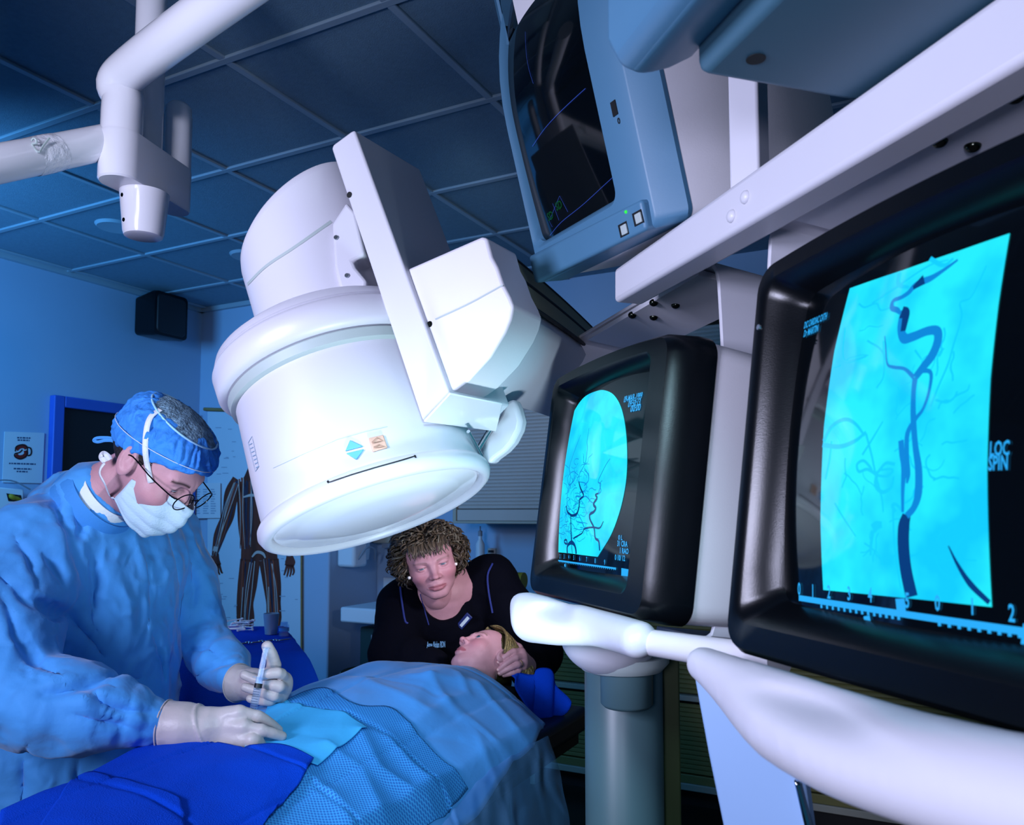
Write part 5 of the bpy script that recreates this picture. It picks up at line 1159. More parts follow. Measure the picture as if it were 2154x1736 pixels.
strap([P(334, 864, 1.66), P(330, 850, 1.66), P(325, 834, 1.66)], .0105, 'mask_tie_end', 'tapewhite', np.array([0, -1, .1])); strap([P(335, 862, 1.66), P(342, 852, 1.66), P(350, 850, 1.66), P(349, 856, 1.66), P(340, 862, 1.66)], .009, 'mask_tie_end', 'tapewhite', np.array([0, -1, .1]))
strap(list(SH.w([mlow[-1]])) + list(onhead([(232, 1046), (220, 1018), (210, 998), (212, 985), (220, 974)], .006)), .007, 'mask_tie', 'tapewhite')
strap([P(222, 972, 1.60), P(214, 962, 1.6), P(218, 955, 1.6), P(228, 962, 1.6), P(231, 968, 1.6)], .012, 'mask_tie_end', 'tapewhite', np.array([0, -1, .1]))
# glasses
gl = MB(); lens = MB()
for sx in (1, -1):
    c = np.array([.0335 * sx, .1130, .001]); a = np.linspace(0, 2 * math.pi, 33)[:-1]
    ring = np.array([c + [.0242 * math.cos(t) * (1), -.010 * abs(.0242 * math.cos(t) * sx + 0) - .12 * (.0242 * math.cos(t) * sx), .0208 * math.sin(t)] for t in a])
    gl.tube(SH.w(np.vstack([ring, ring[:2]])), .0013, 8, False)
    lens.add(SH.w(np.vstack([[ring.mean(0) + [0, .001, 0]], ring])), [(0, 1 + i, 1 + (i + 1) % 32) for i in range(32)])
    e = c + [.0225 * sx, -.004, .006]; gl.tube(SH.w(spline([e, e + [.012 * sx, -.008, .001], [.078 * sx, .05, .008], [.083 * sx, .0, .012], [.082 * sx, -.018, .004]], 14)), .0014, 8)
gl.tube(SH.w(spline([[.010, .1125, .004], [.005, .117, .007], [-.005, .117, .007], [-.010, .1125, .004]], 10)), .0012, 8)
gg = gl.build('glasses', mat('glasses_wire', '#11161c', .22, metal=.7), sg)
m = bpy.data.materials.new('lens_glass'); m.use_nodes = True; nt = m.node_tree; N = nt.nodes
t1 = N.new('ShaderNodeBsdfTransparent'); g1_ = N.new('ShaderNodeBsdfGlossy'); g1_.inputs['Roughness'].default_value = .02; mx = N.new('ShaderNodeMixShader'); mx.inputs[0].default_value = .07
nt.links.new(t1.outputs[0], mx.inputs[1]); nt.links.new(g1_.outputs[0], mx.inputs[2]); nt.links.new(mx.outputs[0], N['Material Output'].inputs[0]); M['lens'] = m
lens.build('lens', 'lens', gg)
# gown -------------------------------------------------------------
rarm = spline([J_['rs'], J_['rs'] * .5 + J_['re'] * .5 + np.array([-.02, -.02, 0]), J_['re'], P(190, 1495, 1.46), J_['rw']], 16); rrad = np.interp(np.linspace(0, 1, 16), [0, .25, .5, .72, .9, 1], [.088, .09, .088, .076, .050, .030])
larm = spline([J_['ls'], P(396, 1235, 2.0), P(430, 1342, 1.98), P(468, 1398, 1.90), J_['lw']], 16); lrad = np.interp(np.linspace(0, 1, 16), [0, .25, .55, .8, 1], [.080, .062, .053, .046, .030])
NKC = SH.w([[0, -.035, -.128]])[0]; NKD = nrm(SH.R[:, 2] + np.array([.22, 0, -.08]))
def gown0(p):
    d = ellip(p, CH, (.132, .205, .205), TAX); d = smin(d, ellip(p, BL, (.122, .18, .26), TAX), .06)
    d = smin(d, capsule(p, J_['rs'] + np.array([.02, .03, -.01]), J_['ls'] + np.array([0, -.03, -.02]), .085, .08), .06)
    d = smin(d, capsule(p, J_['nb'] + np.array([-.02, 0, -.03]), CH, .085, .1), .07)
    q = (p - hip) @ TAX.T; dn = np.clip((1.25 - p[:, 2]) / .85, 0, 1); sk = np.sqrt((q[:, 0] / (.145 + .05 * dn)) ** 2 + (q[:, 1] / (.20 + .05 * dn)) ** 2) - 1
    sk = np.maximum(np.maximum(sk * .16, p[:, 2] - 1.22), .32 - p[:, 2]); d = smin(d, sk, .05)
    d = smin(d, chain(p, rarm, rrad), .035); d = smin(d, chain(p, larm, lrad), .012)
    # open neckline
    nd = nrm(SH.c - J_['nb'] + np.array([.0, -.03, .05])); d = smin(d, capsule(p, J_['nb'], NKC - NKD * .030, .10, .074), .03); d = smax(d, -capsule(p, NKC - NKD * .0 + NKD * .058, NKC + NKD * .3, .066, .12), .008)
    return d
folds = [([(118, 1045), (128, 1085), (150, 1130), (175, 1190)], .010), ([(175, 1035), (168, 1075), (172, 1110), (165, 1140)], .009), ([(90, 1165), (120, 1195), (135, 1235)], .008), ([(128, 1090), (150, 1150), (170, 1210), (205, 1290)], .008),
         ([(0, 1215), (70, 1265), (130, 1290), (175, 1330), (215, 1380)], .011), ([(0, 1250), (40, 1330), (90, 1400), (150, 1440)], .009), ([(240, 1450), (200, 1440), (150, 1450), (90, 1462)], .010), ([(90, 1462), (170, 1448), (230, 1425), (290, 1428)], .012),
         ([(150, 1500), (230, 1520), (300, 1540)], .006), ([(180, 1460), (240, 1490), (330, 1500)], .006), ([(345, 1130), (365, 1190), (375, 1260)], .008), ([(395, 1180), (408, 1240), (400, 1300)], .008), ([(310, 1330), (330, 1380), (335, 1430)], .007), ([(190, 1150), (200, 1220), (192, 1300), (210, 1340)], .008),
         ([(400, 1370), (440, 1370), (480, 1400)], .006), ([(420, 1420), (460, 1400), (490, 1395)], .006), ([(165, 1600), (168, 1660), (160, 1730)], .009), ([(60, 1560), (50, 1650), (45, 1736)], .006), ([(300, 1180), (310, 1260), (300, 1330)], .005), ([(30, 1130), (60, 1180), (80, 1240)], .006)]
FG = [(march(gown0, np.array(spline(np.array(a, float), 10)), 1.2, 2.3, 500), r) for a, r in folds]
def gown(p):
    d = gown0(p)
    for a, r in FG: d = smax(d, -chain(p, a, np.interp(np.linspace(0, 1, len(a)), [0, .4, 1], [r * .5, r * 1.7, r * .4])), .007)
    return d
V, Fq = surfnet(gown, np.array([-1.25, 1.28, .3]), np.array([-.38, 2.22, 1.62]), 0.0056); V = relax(V, Fq, 1, .4); N_ = vnormals(V, Fq)
rid = lambda q, s: 1 - 2 * np.abs(vnoise(q, s))
dsp = .0090 * rid(V * [7, 7, 3.2] + .35 * vnoise(V * 5, 3)[:, None], 21) + .0070 * rid(V * [13, 13, 8] + .5 * vnoise(V * 9, 6)[:, None], 22) + .0026 * rid(V * 30 + .5 * vnoise(V * 14, 7)[:, None], 23)
dsp = dsp + .0022 * np.clip(1 - np.abs(np.linalg.norm(V - J_['rw'], axis=1) - .03) / .08, 0, 1) * np.sin(np.arctan2(V[:, 1] - 1.5, V[:, 2] - .97) * 13)
dsp = dsp * np.clip(np.minimum(np.linalg.norm(V - J_['rw'], axis=1), np.linalg.norm(V - J_['lw'], axis=1)) / .10 - .25, .05, 1)
V = V + N_ * dsp[:, None]
go = mesh_obj('surgical_gown', V, Fq, 'gown', sg, smooth=180)
# collar band and white undershirt edge, around the neck
def ringband(pts, w, name, m, nrm_c, th=.003):
    q = spline(pts, 40); T = np.gradient(q, axis=0); T /= np.linalg.norm(T, axis=1)[:, None]; V = []
    for a, b in zip(q, T): sd = nrm(np.cross(b, a - nrm_c)); sd = sd if sd[2] > 0 else -sd; V.append((a + sd * w / 2 , a - sd * w / 2 + nrm(a - nrm_c) * w * .25))
    V = np.array(V); n = len(q); V = np.vstack([V[:, 0], V[:, 1]]); o = mesh_obj(name, V, np.array([(i, i + 1, n + i + 1, n + i) for i in range(n - 1)], dtype=np.int32), m, sg, smooth=180)
    md = o.modifiers.new('s', 'SOLIDIFY'); md.thickness = th; md.offset = 0
    return o
nc = J_['nb'] + Z * .01
lathe([(-.055, .074), (-.02, .073), (.004, .070), (.014, .068), (.013, .065), (-.02, .069), (-.055, .070)], NKC, NKD, 48).build('undershirt_collar', mat('white_cotton', '#e8f0f4', .85, bump=.15, bscale=200), sg, smooth=60)
lathe([(-.075, .082), (-.045, .087), (-.014, .084), (-.004, .080), (-.006, .076), (-.04, .080), (-.075, .076)], NKC, NKD, 48).build('gown_collar', 'gownband', sg, smooth=60)
# gloves -----------------------------------------------------------
M['glove'] = mat('latex_glove', '#beb0b0', .42, var=.06, vscale=40, bump=.08, bscale=120, spec=.4)
def glove(name, f, pts, h, par):
    lo, hi = np.min(pts, 0) - .045, np.max(pts, 0) + .045
    V, Fq = surfnet(f, lo, hi, h); V = relax(V, Fq, 1, .5); V = V + vnormals(V, Fq) * (.0007 * rid(V * 45, 5))[:, None]
    return mesh_obj(name, V, Fq, 'glove', par, smooth=180)
Yd = 1.50
wr = P(430, 1532, Yd); cuf = P(352, 1526, Yd)
fing = [([(503, 1500), (541, 1507), (567, 1520), (586, 1536)], [0, .010, .028, .044], [.0122, .0098, .0088, .0078]),
        ([(513, 1529), (550, 1537), (574, 1543), (594, 1549)], [-.010, -.006, .006, .020], [.0122, .0100, .0090, .0080]),
        ([(512, 1556), (532, 1557), (546, 1565), (545, 1578)], [-.012, -.018, -.006, .010], [.0125, .0118, .0105, .0095]),
        ([(502, 1580), (516, 1584), (525, 1588), (522, 1594)], [-.006, -.010, .0, .014], [.0118, .0105, .0095, .009]),
        ([(452, 1508), (480, 1528), (508, 1548), (528, 1560)], [.02, .045, .05, .045], [.015, .0125, .0110, .0095])]
def fpts(a, dy): return [P(x, y, Yd + d) for (x, y), d in zip(a, dy)]
FR = [(fpts(a, dy), r) for a, dy, r in fing]
def rglove(p):
    d = chain(p, [cuf, P(390, 1528, Yd), wr], [.044, .040, .034], .01)
    palm = None
    for k, (a, r) in enumerate(FR[:4]):
        e = capsule(p, P(444, 1512 + k * 14, Yd + .004), a[0], .019, r[0] + .002); palm = e if palm is None else smin(palm, e, .010)
    d = smin(d, palm, .014)
    d = smin(d, capsule(p, P(440, 1540, Yd + .02), P(500, 1545, Yd + .02), .024, .02), .015)
    f = None
    for a, r in FR:
        e = chain(p, spline(a, 8), np.interp(np.linspace(0, 1, 8), np.linspace(0, 1, 4), r)); e = smin(e, np.linalg.norm(p - a[1], axis=1) - r[1] * 1.06, .004); f = e if f is None else smin(f, e, .0015)
    d = smin(d, f, .004)
    d = smin(d, np.maximum(np.abs((p - P(432, 1532, Yd)) @ nrm([1, .0, .35])) - .0016, np.abs(d) - .0022), .004)
    return smax(d, -((p - P(348, 1524, Yd)) @ np.array([1, .05, -.08])), .002)
rg = glove('right_glove', rglove, np.vstack([[cuf, wr]] + [a for a, r in FR]), .002, sg)
cr = [cuf + np.array([-.004, 0, 0]) + .0445 * (math.cos(t) * nrm(np.array([.08, 0, 1])) + math.sin(t) * np.array([0, 1, 0])) for t in np.linspace(0, 2 * math.pi, 40)]
mb = MB(); mb.tube(np.array(cr), .0017, 6, False); mb.build('cuff_bead', 'glove', rg)
Ld = 1.74
kn = [P(595, 1432, Ld), P(598, 1448, Ld), P(590, 1466, Ld), P(578, 1477, Ld + .005)]
LF = [([kn[0], P(590, 1417, Ld - .035), P(566, 1418, Ld - .045), P(552, 1423, Ld - .036)], [.0135, .0115, .0105, .0092]),
      ([kn[1], P(585, 1444, Ld - .040), P(552, 1436, Ld - .028), P(514, 1420, Ld - .024)], [.0135, .0118, .0105, .0092]),
      ([kn[2], P(574, 1463, Ld - .038), P(548, 1456, Ld - .024), P(516, 1446, Ld - .020)], [.0130, .0112, .0100, .009]),
      ([kn[3], P(565, 1475, Ld - .030), P(545, 1474, Ld - .020), P(526, 1470, Ld - .016)], [.0115, .010, .0092, .0082]),
      ([P(566, 1428, Ld + .006), P(576, 1405, Ld - .010), P(572, 1380, Ld - .026), P(562, 1360, Ld - .036)], [.019, .0155, .0128, .0112])]
lwr = P(530, 1440, Ld + .03); lcu = P(503, 1437, 1.79); lax = nrm(lwr - lcu)
def lglove(p):
    d = capsule(p, lcu, lwr, .040, .031)
    for k in range(4): d = smin(d, capsule(p, lwr, kn[k], .022, .0145), .016)
    d = smin(d, capsule(p, lwr, LF[4][0][0], .024, .02), .015)
    d = smin(d, capsule(p, LF[4][0][0], kn[0], .016, .013), .02)
    f = None
    for a, r in LF: e = chain(p, spline(a, 8), np.interp(np.linspace(0, 1, 8), np.linspace(0, 1, 4), r)); f = e if f is None else smin(f, e, .0015)
    d = smin(d, f, .007)
    return smax(d, -((p - lcu) @ lax + .004), .002)
lg = glove('left_glove', lglove, np.vstack([[lcu, lwr]] + [a for a, r in LF]), .002, sg)
fr = frame_of(lax); mb = MB(); mb.tube(np.array([lcu - lax * .003 + .0405 * (math.cos(t) * fr[0] + math.sin(t) * fr[1]) for t in np.linspace(0, 2 * math.pi, 40)]), .0017, 6, False); mb.build('cuff_bead', 'glove', lg)
# syringe ----------------------------------------------------------
sa, sb = P(560, 1362, 1.69), P(531, 1502, 1.66); sx_ = nrm(sb - sa); SL = np.linalg.norm(sb - sa)
t = thing('syringe', 'clear syringe with a black plunger tip held between gloved fingers', 'syringe', sb)
m = bpy.data.materials.new('clear_barrel'); m.use_nodes = True; nt = m.node_tree; N = nt.nodes; b = N['Principled BSDF']; b.inputs['Base Color'].default_value = (.70, .85, 1, 1); b.inputs['Roughness'].default_value = .06
tr_ = N.new('ShaderNodeBsdfTransparent'); tr_.inputs[0].default_value = (.80, .90, 1, 1); mx = N.new('ShaderNodeMixShader'); mx.inputs[0].default_value = .12
nt.links.new(tr_.outputs[0], mx.inputs[1]); nt.links.new(b.outputs[0], mx.inputs[2]); nt.links.new(mx.outputs[0], N['Material Output'].inputs[0]); M['clear'] = m
f_ = lambda k: SL * k
lathe([(f_(.46), .0078), (f_(.97), .0078), (f_(.985), .005), (f_(1.0), .003), (f_(1.04), .0025)], sa, sx_, 24).build('barrel', 'clear', t, smooth=60)
mb = lathe([(f_(.455), .0078), (f_(.455), .0145), (f_(.47), .0145), (f_(.47), .0078)], sa, sx_, 24); mb.build('finger_flange', 'clear', t)
lathe([(f_(.55), .0079), (f_(.615), .0079), (f_(.635), .002)], sa, sx_, 20).build('plunger_seal', 'rubber', t)
fr = frame_of(sx_); mb = MB(); mb.box(sa + sx_ * f_(.29), [fr[0], fr[1], sx_], [.0055, .0009, f_(.27)]); mb.box(sa + sx_ * f_(.29), [fr[0], fr[1], sx_], [.0009, .0055, f_(.27)]); mb.add(*(lambda q: (q.V, q.F))(lathe([(0, .0085), (.0022, .0085), (.0022, 0)], sa, sx_, 20))); mb.build('plunger_rod', 'clear', t)
mb = MB()
for k in range(9): pass
for k in range(9):
    c = sa + sx_ * f_(.64 + k * .035); mb.tube([c + .0081 * (math.cos(a) * fr[0] + math.sin(a) * fr[1]) for a in np.linspace(-.9, .9, 8) + math.atan2(-np.array([0, 1, 0]) @ fr[1], -np.array([0, 1, 0]) @ fr[0])], .0004, 4)
mb.build('scale_marks', 'ink', t)
# ================================================================== DARK-CLAD WOMAN BEHIND THE PATIENT
NH = Head(P(905, 1181, 2.58), euler(3.34, -.16, .26), (1.08, 1.0, .86))
ng = thing('person', 'curly-haired person in dark scrubs leaning over to steady the head of the patient', 'person', np.array([P(940, 1330, 2.78)[0], 2.78, 0]))
nb = P(938, 1252, 2.70); rs, ls = P(850, 1272, 2.68), P(1030, 1222, 2.74)
re, rw_ = P(832, 1375, 2.58), P(915, 1412, 2.47); le, lw_ = P(1128, 1372, 2.62), P(1112, 1410, 2.50)
nk = NH.w([[0, -.03, -.085], [0, -.04, -.14]])
hipn = np.array([nb[0] + .02, 2.95, .86])
def nbody(p):
    d = chain(p, [nb, P(940, 1330, 2.78), hipn], [.09, .12, .13], .05); d = smin(d, capsule(p, rs, ls, .055, .055), .06)
    for a in ([rs, re, rw_], [ls, le, lw_]): d = smin(d, chain(p, a, [.055, .042, .03], .02), .03)
    for sgn in (1, -1):
        h = hipn + np.array([.09 * sgn, 0, -.03]); d = smin(d, chain(p, [h, [h[0], 2.96, .45], [h[0], 2.98, .07]], [.09, .06, .042], .02), .04); d = smin(d, capsule(p, [h[0], 2.98, .04], [h[0], 2.82, .035], .04, .034), .02)
    return d
lo = np.array([-.62, 2.3, 0]); hi = np.array([.30, 3.15, 1.35])
def ncols(V): return head_cols(V, True, '#5a4434', .8, .6, browamt=.5, lid=.004)
person_body(ng, NH, True, ([nk[0], nk[1], nb], [.049, .05, .062]), nbody, lo, hi, ncols, lid=.0040)
eyes(NH, ng, np.array([.10, -.6, -.50]), '#4a6a78')
# face hand of the left arm on the patient's head: shown as part of the body skin
kn = [P(1066, 1372, 2.36), P(1068, 1386, 2.345), P(1072, 1399, 2.34), P(1078, 1409, 2.345)]
HF = [([P(1096, 1372, 2.40), P(1080, 1372, 2.375), P(1064, 1380, 2.355), P(1050, 1393, 2.35)], [.0115, .0098, .0088, .0076]),
      ([P(1100, 1382, 2.39), P(1084, 1385, 2.362), P(1066, 1395, 2.345), P(1050, 1409, 2.345)], [.0115, .0098, .0088, .0076]),
      ([P(1101, 1394, 2.39), P(1088, 1399, 2.358), P(1070, 1407, 2.345), P(1052, 1417, 2.345)], [.0112, .0094, .0085, .0074]),
      ([P(1099, 1404, 2.39), P(1090, 1411, 2.365), P(1076, 1417, 2.35), P(1060, 1421, 2.35)], [.0100, .0085, .0075, .0066]),
      ([P(1090, 1364, 2.43), P(1078, 1354, 2.42), P(1068, 1350, 2.415), P(1060, 1352, 2.41)], [.0125, .0105, .0095, .008])]
wr_ = P(1112, 1404, 2.47)
def nhand(p):
    d = chain(p, [lw_ + (lw_ - wr_) * 1.0, wr_], [.032, .027])
    for k in range(4): d = smin(d, capsule(p, wr_, HF[k][0][0], .019, .0125), .015)
    d = smin(d, capsule(p, wr_, HF[4][0][0], .02, .014), .012); f = None
    for a, r in HF: e = chain(p, spline(a, 8), np.interp(np.linspace(0, 1, 8), np.linspace(0, 1, 4), r)); e = smin(e, np.linalg.norm(p - a[1], axis=1) - r[1] * 1.08, .004); f = e if f is None else smin(f, e, .0012)
    return smin(d, f, .007)
al = np.vstack([[wr_, lw_]] + [a for a, r in HF]); V, Fq = surfnet(nhand, al.min(0) - .05, al.max(0) + .05, .0025); V = relax(V, Fq, 1, .5)
hand = mesh_obj('hand', V, Fq, 'skin', ng, smooth=180, cols=np.tile(SKIN * .95, (len(V), 1)))
mb = MB()
for a, r in HF[:4]:
    tip = a[3]; dr = nrm(a[3] - a[2]); out = nrm(np.array([-.2, -.8, .55]) - dr * (np.array([-.2, -.8, .55]) @ dr)); sd = np.cross(dr, out)
    V_, F_ = sphere_mb(tip + out * (r[3] * .62) + dr * .001, [.0048, .0058, .0028], 10, [sd, dr, out]).V, sphere_mb(tip, 1, 10).F; mb.add(V_, F_)
mb.build('fingernails', mat('nail', '#e0b4b0', .3), hand, smooth=180)
a = HF[2][0]; c = a[0] * .35 + a[1] * .65; fr = frame_of(a[1] - a[0]); mb = MB(); mb.tube(np.array([c + .0108 * (math.cos(t) * fr[0] + math.sin(t) * fr[1]) for t in np.linspace(0, 2 * math.pi, 26)]), .0015, 6, False); rg_ = mb.build('wedding_ring', mat('gold', '#e0c88a', .2, metal=1), hand)
sphere_mb(c + nrm(CAM - c) * .013, .0028, 10).build('ring_stone', mat('stone', '#f0f4ff', .05), rg_)
# scrubs
M['scrub'] = mat('dark_scrubs', '#030410', .9, spec=.1, bump=.25, bscale=60, var=.2, vscale=8); M['apron'] = mat('navy_apron', '#0e1433', .7, bump=.12, bscale=60, var=.15); M['piping'] = mat('navy_piping', '#1f2f78', .7)
raC = [rs, re, rw_ + (re - rw_) * .05]; laC = [ls, le, lw_]
def scrub0(p):
    d = chain(p, [P(935, 1300, 2.76), P(940, 1380, 2.82), hipn], [.155, .15, .16], .06); d = smin(d, chain(p, [rs + [0, .02, -.005], nb + [0, .05, -.012], ls + [0, .0, -.005]], [.078, .082, .08], .02), .05)
    d = smin(d, chain(p, raC, [.082, .076, .055], .02), .03); d = smin(d, chain(p, laC, [.085, .078, .058], .02), .03)
    nd = nrm(NH.c - nb + np.array([0, -.03, .0])); d = smax(d, -chain(p, [nb + nd * .02 + np.array([.0, -.06, -.03]), nb + nd * .22], [.062, .11]), .008)
    sk = np.maximum(np.linalg.norm(p[:, :2] - hipn[:2], axis=1) - .19, np.maximum(p[:, 2] - .9, .12 - p[:, 2])); return smin(d, sk, .04)
V, Fq = surfnet(scrub0, np.array([-.66, 2.25, .1]), np.array([.36, 3.2, 1.38]), .008); V = relax(V, Fq, 1); V = V + vnormals(V, Fq) * (.006 * rid(V * [8, 8, 4.5] + .4 * vnoise(V * 5, 3)[:, None], 31) + .003 * rid(V * 17, 32))[:, None]
so = mesh_obj('scrub_top', V, Fq, 'scrub', ng, smooth=180)
def onscrub(px, out=.012):
    q = march(scrub0, px, 2.0, 3.2, 900); return q - np.array([ray(*a) / np.linalg.norm(ray(*a)) for a in px]) * out
# apron front laid over the chest, with piping along its edges
Lq = [(842, 1222), (846, 1270), (852, 1310)]
ed = dict(l=[(848, 1225), (845, 1265), (856, 1312), (862, 1370)], r=[(1030, 1190), (1026, 1225), (1030, 1260), (1042, 1320)], t=[(966, 1200), (970, 1230), (960, 1275), (940, 1300), (912, 1298), (902, 1270), (895, 1240)])
def piping(px, r=.0032):
    mb = MB(); mb.tube(onscrub(np.array(spline(np.array(px, float), 26)), .010), r, 6); mb.build('piping', 'piping', so)
piping([(1036, 1186), (1026, 1210), (1028, 1245), (1036, 1290)]); piping([(966, 1200), (972, 1225), (968, 1255), (955, 1288), (940, 1300), (915, 1298), (905, 1285), (900, 1262)], .004); piping([(842, 1235), (846, 1270), (852, 1305), (858, 1312)]); piping([(884, 1250), (892, 1280), (902, 1315)], .002)
# badge and stitched name
c = onscrub([(977, 1307)], .016)[0]; rt_ = nrm(np.array([.62, -.25, .72])); un = nrm(np.cross(np.array([0, -1, .2]), rt_)); no = nrm(np.cross(rt_, un)); no = no if no[1] < 0 else -no
mb = MB(); mb.box(c, [rt_, un, no], [.028, .012, .002]); bd = mb.build('name_badge', mat('badge_blue', '#1c2a66', .4), ng, bev=.002); mb = MB(); mb.box(c + no * .003 - un * .002, [rt_, un, no], [.020, .005, .0008]); mb.build('badge_strip', 'paper', bd)
mb = MB(); V_, F_ = text_mesh('Anne Nolan RDN', .026); p0, p1 = onscrub([(898, 1363), (958, 1361)], .016); rt_ = nrm(p1 - p0); up_ = nrm(np.array([0, .1, 1.]))
mb.add([p0 + rt_ * a[0] * .55 + up_ * a[1] - np.array([0, .001, 0]) for a in V_], F_); mb.build('stitched_name', mat('stitch_thread', '#7fb8ea', .7), so)
# earrings
for px, Y in (((959, 1187), 2.54), ((861, 1216), 2.50)): sphere_mb(P(*px, Y), .0052, 14).build('earring', mat('pearl', '#f4f0ea', .12), ng)
# curly hair
rr = random.Random(9); roots = []
while len(roots) < 1300:
    v_ = nrm([rr.gauss(0, 1), rr.gauss(0, 1), rr.gauss(0, 1)])
    if v_[2] < -.62: continue
    if v_[1] > .30 and v_[2] < .62 and abs(v_[0]) < .80: continue
    if v_[1] > .55 and v_[2] < .66: continue
    roots.append(v_)
def curl(q, i):
    r_ = random.Random(i * 7 + 1); base = np.array([q[0] * .077, q[1] * .098 - .016, q[2] * .088 + .030]); out = nrm(q * [1, 1, .9]); dn = np.array([0, 0, -1.]) - out * (-out[2]); 
    side = nrm(np.cross(out, [r_.uniform(-.4, .4), r_.uniform(-.4, .4), 1.0])); flow = nrm(dn + side * r_.uniform(-.9, .9) + np.array([q[0] * .3, -.35, 0])); Ln = r_.uniform(.028, .055) * (1.25 if q[2] < .3 else 1); rad = r_.uniform(.004, .009); ph = r_.uniform(0, 6.28); pts = []
    for k in range(14):
        f = k / 13; c = base + out * (.004 + .020 * math.sin(f * 2.3)) + flow * Ln * f; a = ph + f * r_.uniform(5, 5.01) * 1.4
        pts.append(c + (out * math.cos(a) + side * math.sin(a)) * rad * min(1, f * 3))
    return np.array(pts), np.interp(np.linspace(0, 1, 14), [0, .3, .8, 1], [.002, .0032, .0026, .0006])
hm = strands(NH, roots, curl, 0); per = len(hm.V) // len(roots); rs_ = np.random.RandomState(4); base_c = np.array(lin('#463a2a')) * (.4 + 1.1 * rs_.rand(len(roots)))[:, None]; base_c[rs_.rand(len(roots)) < .12] = lin('#6c6656'); rgb = base_c.repeat(per, 0)
fr_ = [(x, .55 + .2 * rr.random()) for x in np.linspace(-.052, .056, 44)]
def fringe(q, i):
    r_ = random.Random(i + 99); x = q[0] + r_.uniform(-.003, .003); L_ = r_.uniform(.030, .052); sw = r_.uniform(-.012, .012); pts = []
    for k in range(10):
        f = k / 9; z = .098 - .010 * abs(x) * 10 * .3 - L_ * f * 1.15; y = .050 + .052 * math.sin(min(1, f * 1.25) * 1.45) - 3.2 * x * x; pts.append((x + sw * f * f, y + .004 * r_.random(), z))
    return spline(pts, 12), np.interp(np.linspace(0, 1, 12), [0, .2, .7, 1], [.004, .0042, .003, .0006])
hf = strands(NH, fr_, fringe, 0); pf = len(hf.V) // len(fr_); hm.add(hf.V, hf.F); rgb = np.vstack([rgb, (np.array(lin('#5a4e40')) * (.5 + .9 * rs_.rand(len(fr_)))[:, None]).repeat(pf, 0)])
def hcap(p):
    l = NH.l(p); d = ellip(l, (0, -.020, .034), (.088, .102, .092)) * NH.s; k = np.minimum(np.maximum(l[:, 1] - .045 + 0 * l[:, 0], l[:, 2] - .095), l[:, 1] - .055 + .35 * np.maximum(0, .03 - l[:, 2])); k = l[:, 1] - (.030 + .9 * np.maximum(l[:, 2] - .075, 0) * 2); return smax(d, np.maximum(k, -(l[:, 2] + .055)), .01)
V2, F2 = surfnet(hcap, NH.c - .15, NH.c + .15, .005); hm.add(V2, F2); rgb = np.vstack([rgb, np.tile(np.array(lin('#241c14')), (len(V2), 1))])
mesh_obj('hair', hm.V, hm.F, 'brownhair', ng, smooth=180, cols=rgb)

# ================================================================== INSTRUMENT TABLE
TZ = .90
ta, tb_, tc_, td_ = [onplane([q], [0, 0, TZ], Z)[0] for q in ((290, 1394), (640, 1374), (596, 1318), (320, 1322))]
cen = (ta + tb_ + tc_ + td_) / 4; t = thing('instrument_table', 'small instrument table under royal blue cloth beside the wall chart', 'table', [cen[0], cen[1], 0])
mb = MB(); mb.prism([ta - Z * .004, tb_ - Z * .004, tc_ - Z * .004, td_ - Z * .004], -Z * .02); mb.build('tabletop', 'steel', t)
for q in (ta, tb_, tc_, td_):
    q2 = q + (cen - q) * .12; mb = MB(); mb.tube([[q2[0], q2[1], TZ - .02], [q2[0], q2[1], .0]], .014); mb.build('leg', 'steel', t)
per_ = dense(np.array([ta, tb_, tc_, td_])[:, :2], .02); cc_ = cen[:2]; n = len(per_); V = []; rows = 22
rim_out = [nrm(p - cc_) for p in per_]; Vt = [np.array([*cen[:2], TZ])]
for k in range(1, 6): Vt += [np.array([*(cc_ + (p - cc_) * k / 5), TZ + .0015]) for p in per_]
dist = np.minimum(np.linalg.norm(per_ - tb_[:2], axis=1), .4)
for j in range(1, rows + 1):
    f = j / rows
    for i, p in enumerate(per_):
        cor = max(0, 1 - np.linalg.norm(p - tb_[:2]) / .16); L_ = .20 + .14 * cor + .02 * math.sin(i * .37); w = .010 + (.030 + .014 * math.sin(i * .9) + .17 * cor) * f ** .8 + .012 * math.sin(i * .55 + f * 2) * f
        Vt.append(np.array([*(p + rim_out[i] * w), TZ - .002 - L_ * f]))
F_ = [(0, 1 + i, 1 + (i + 1) % n) for i in range(n)]
for k in range(4 + rows): F_ += [(1 + k * n + i, 1 + (k + 1) * n + i, 1 + (k + 1) * n + (i + 1) % n, 1 + k * n + (i + 1) % n) for i in range(n)]
tag(mesh_obj('table_cloth', Vt, F_, 'towel', None, smooth=180), 'royal blue cloth covering the small instrument table', 'tablecloth')
def ontab(px): return onplane([px], [0, 0, TZ + .003], Z)[0]
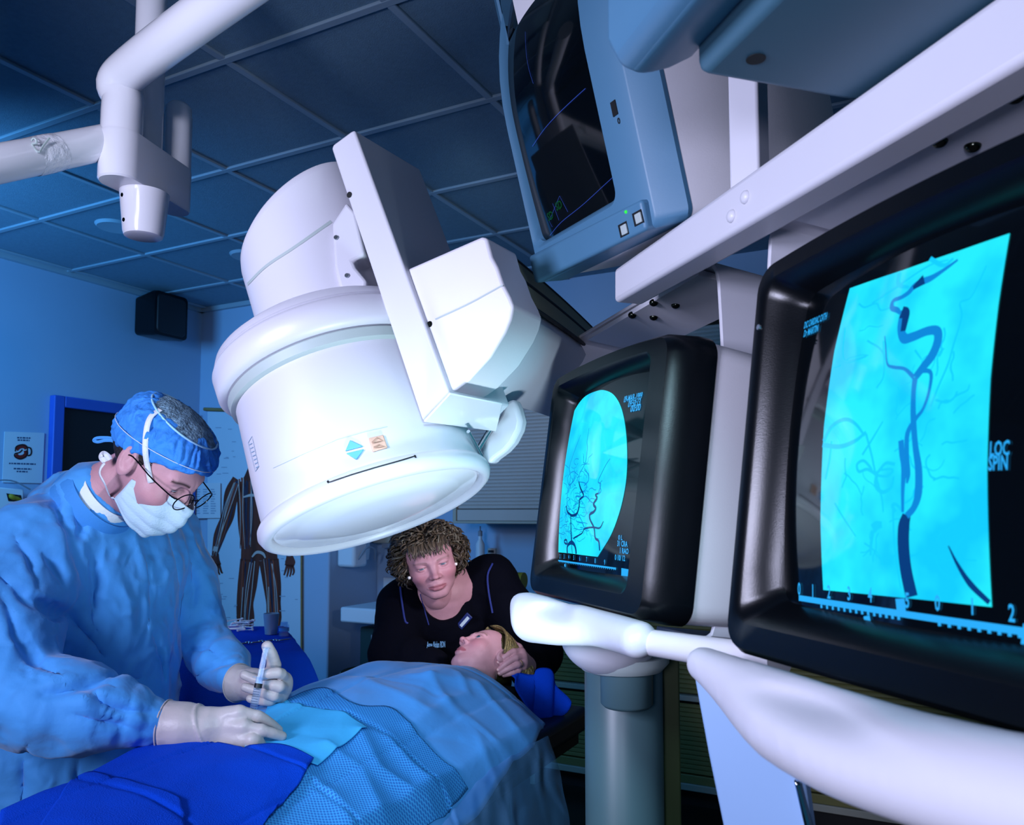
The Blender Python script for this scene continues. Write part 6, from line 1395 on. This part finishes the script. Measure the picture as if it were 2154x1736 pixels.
M['frost'] = mat('frosted_cup', '#9fc0d8', .35, alpha=.8); c = ontab((570, 1334)); tag(lathe([(0, .022), (.075, .029), (.076, .027), (.003, .02), (.003, 0)], c, Z, 32).build('plastic_cup', 'frost', smooth=50), 'frosted plastic cup on the blue instrument cloth', 'cup')
c = ontab((597, 1338)); t = thing('glass_jar', 'small glass jar with a blue label band beside the frosted cup', 'jar', c)
lathe([(0, .018), (.038, .018), (.042, .014), (.05, .014), (.05, .012), (.04, .012), (.003, .016), (.003, 0)], c, Z, 24).build('jar', 'clear', t); lathe([(.018, .0184), (.03, .0184), (.03, .0181), (.018, .0181)], c, Z, 24).build('label', 'drape', t)
rr = random.Random(21); sw0 = None; sw_m = mat('swab_white', '#e4eaf0', .8)
for k in range(16):
    c = ontab((rr.uniform(492, 522), rr.uniform(1316, 1330))) + Z * (.003 + .0035 * (k // 2)); an = rr.uniform(-.5, .9); dr = np.array([math.cos(an), math.sin(an), rr.uniform(-.04, .1)]); Ln = rr.uniform(.026, .036)
    mb = MB(); mb.tube([c - dr * Ln, c + dr * Ln], .0022, 6); mb.tube([c + dr * Ln * .8, c + dr * Ln * .95, c + dr * Ln * 1.1], [.0035, .0048, .003], 8); mb.tube([c - dr * Ln * .8, c - dr * Ln * .95, c - dr * Ln * 1.1], [.0035, .0048, .003], 8)
    tag(mb.build('cotton_swab', sw_m), 'white cotton swab in the loose heap on the instrument cloth', 'swab', 'cotton swabs heaped on the instrument table')
for k, (px, an) in enumerate((((500, 1358), .9), ((528, 1355), .8), ((556, 1352), .95), ((586, 1350), .85))):
    c = ontab(px) + Z * .004; d1 = np.array([math.cos(an), math.sin(an), 0]); d2 = np.array([-d1[1], d1[0], 0]); t = thing('forceps', 'dark steel ring-handled forceps lying in a row along the cloth edge', 'forceps', c, 'forceps on the instrument table')
    for sgn in (1, -1):
        mb = MB(); mb.tube([c + d2 * .006 * sgn, c + d1 * .030 - d2 * .001 * sgn, c + d1 * .052], [.002, .0025, .0012], 6); mb.tube(np.array([c - d1 * .008 + d2 * .010 * sgn + .007 * (math.cos(a) * d1 + math.sin(a) * d2) for a in np.linspace(0, 6.28, 16)]) + Z * .002, .0016, 6, False); mb.build('arm', 'steel', t)
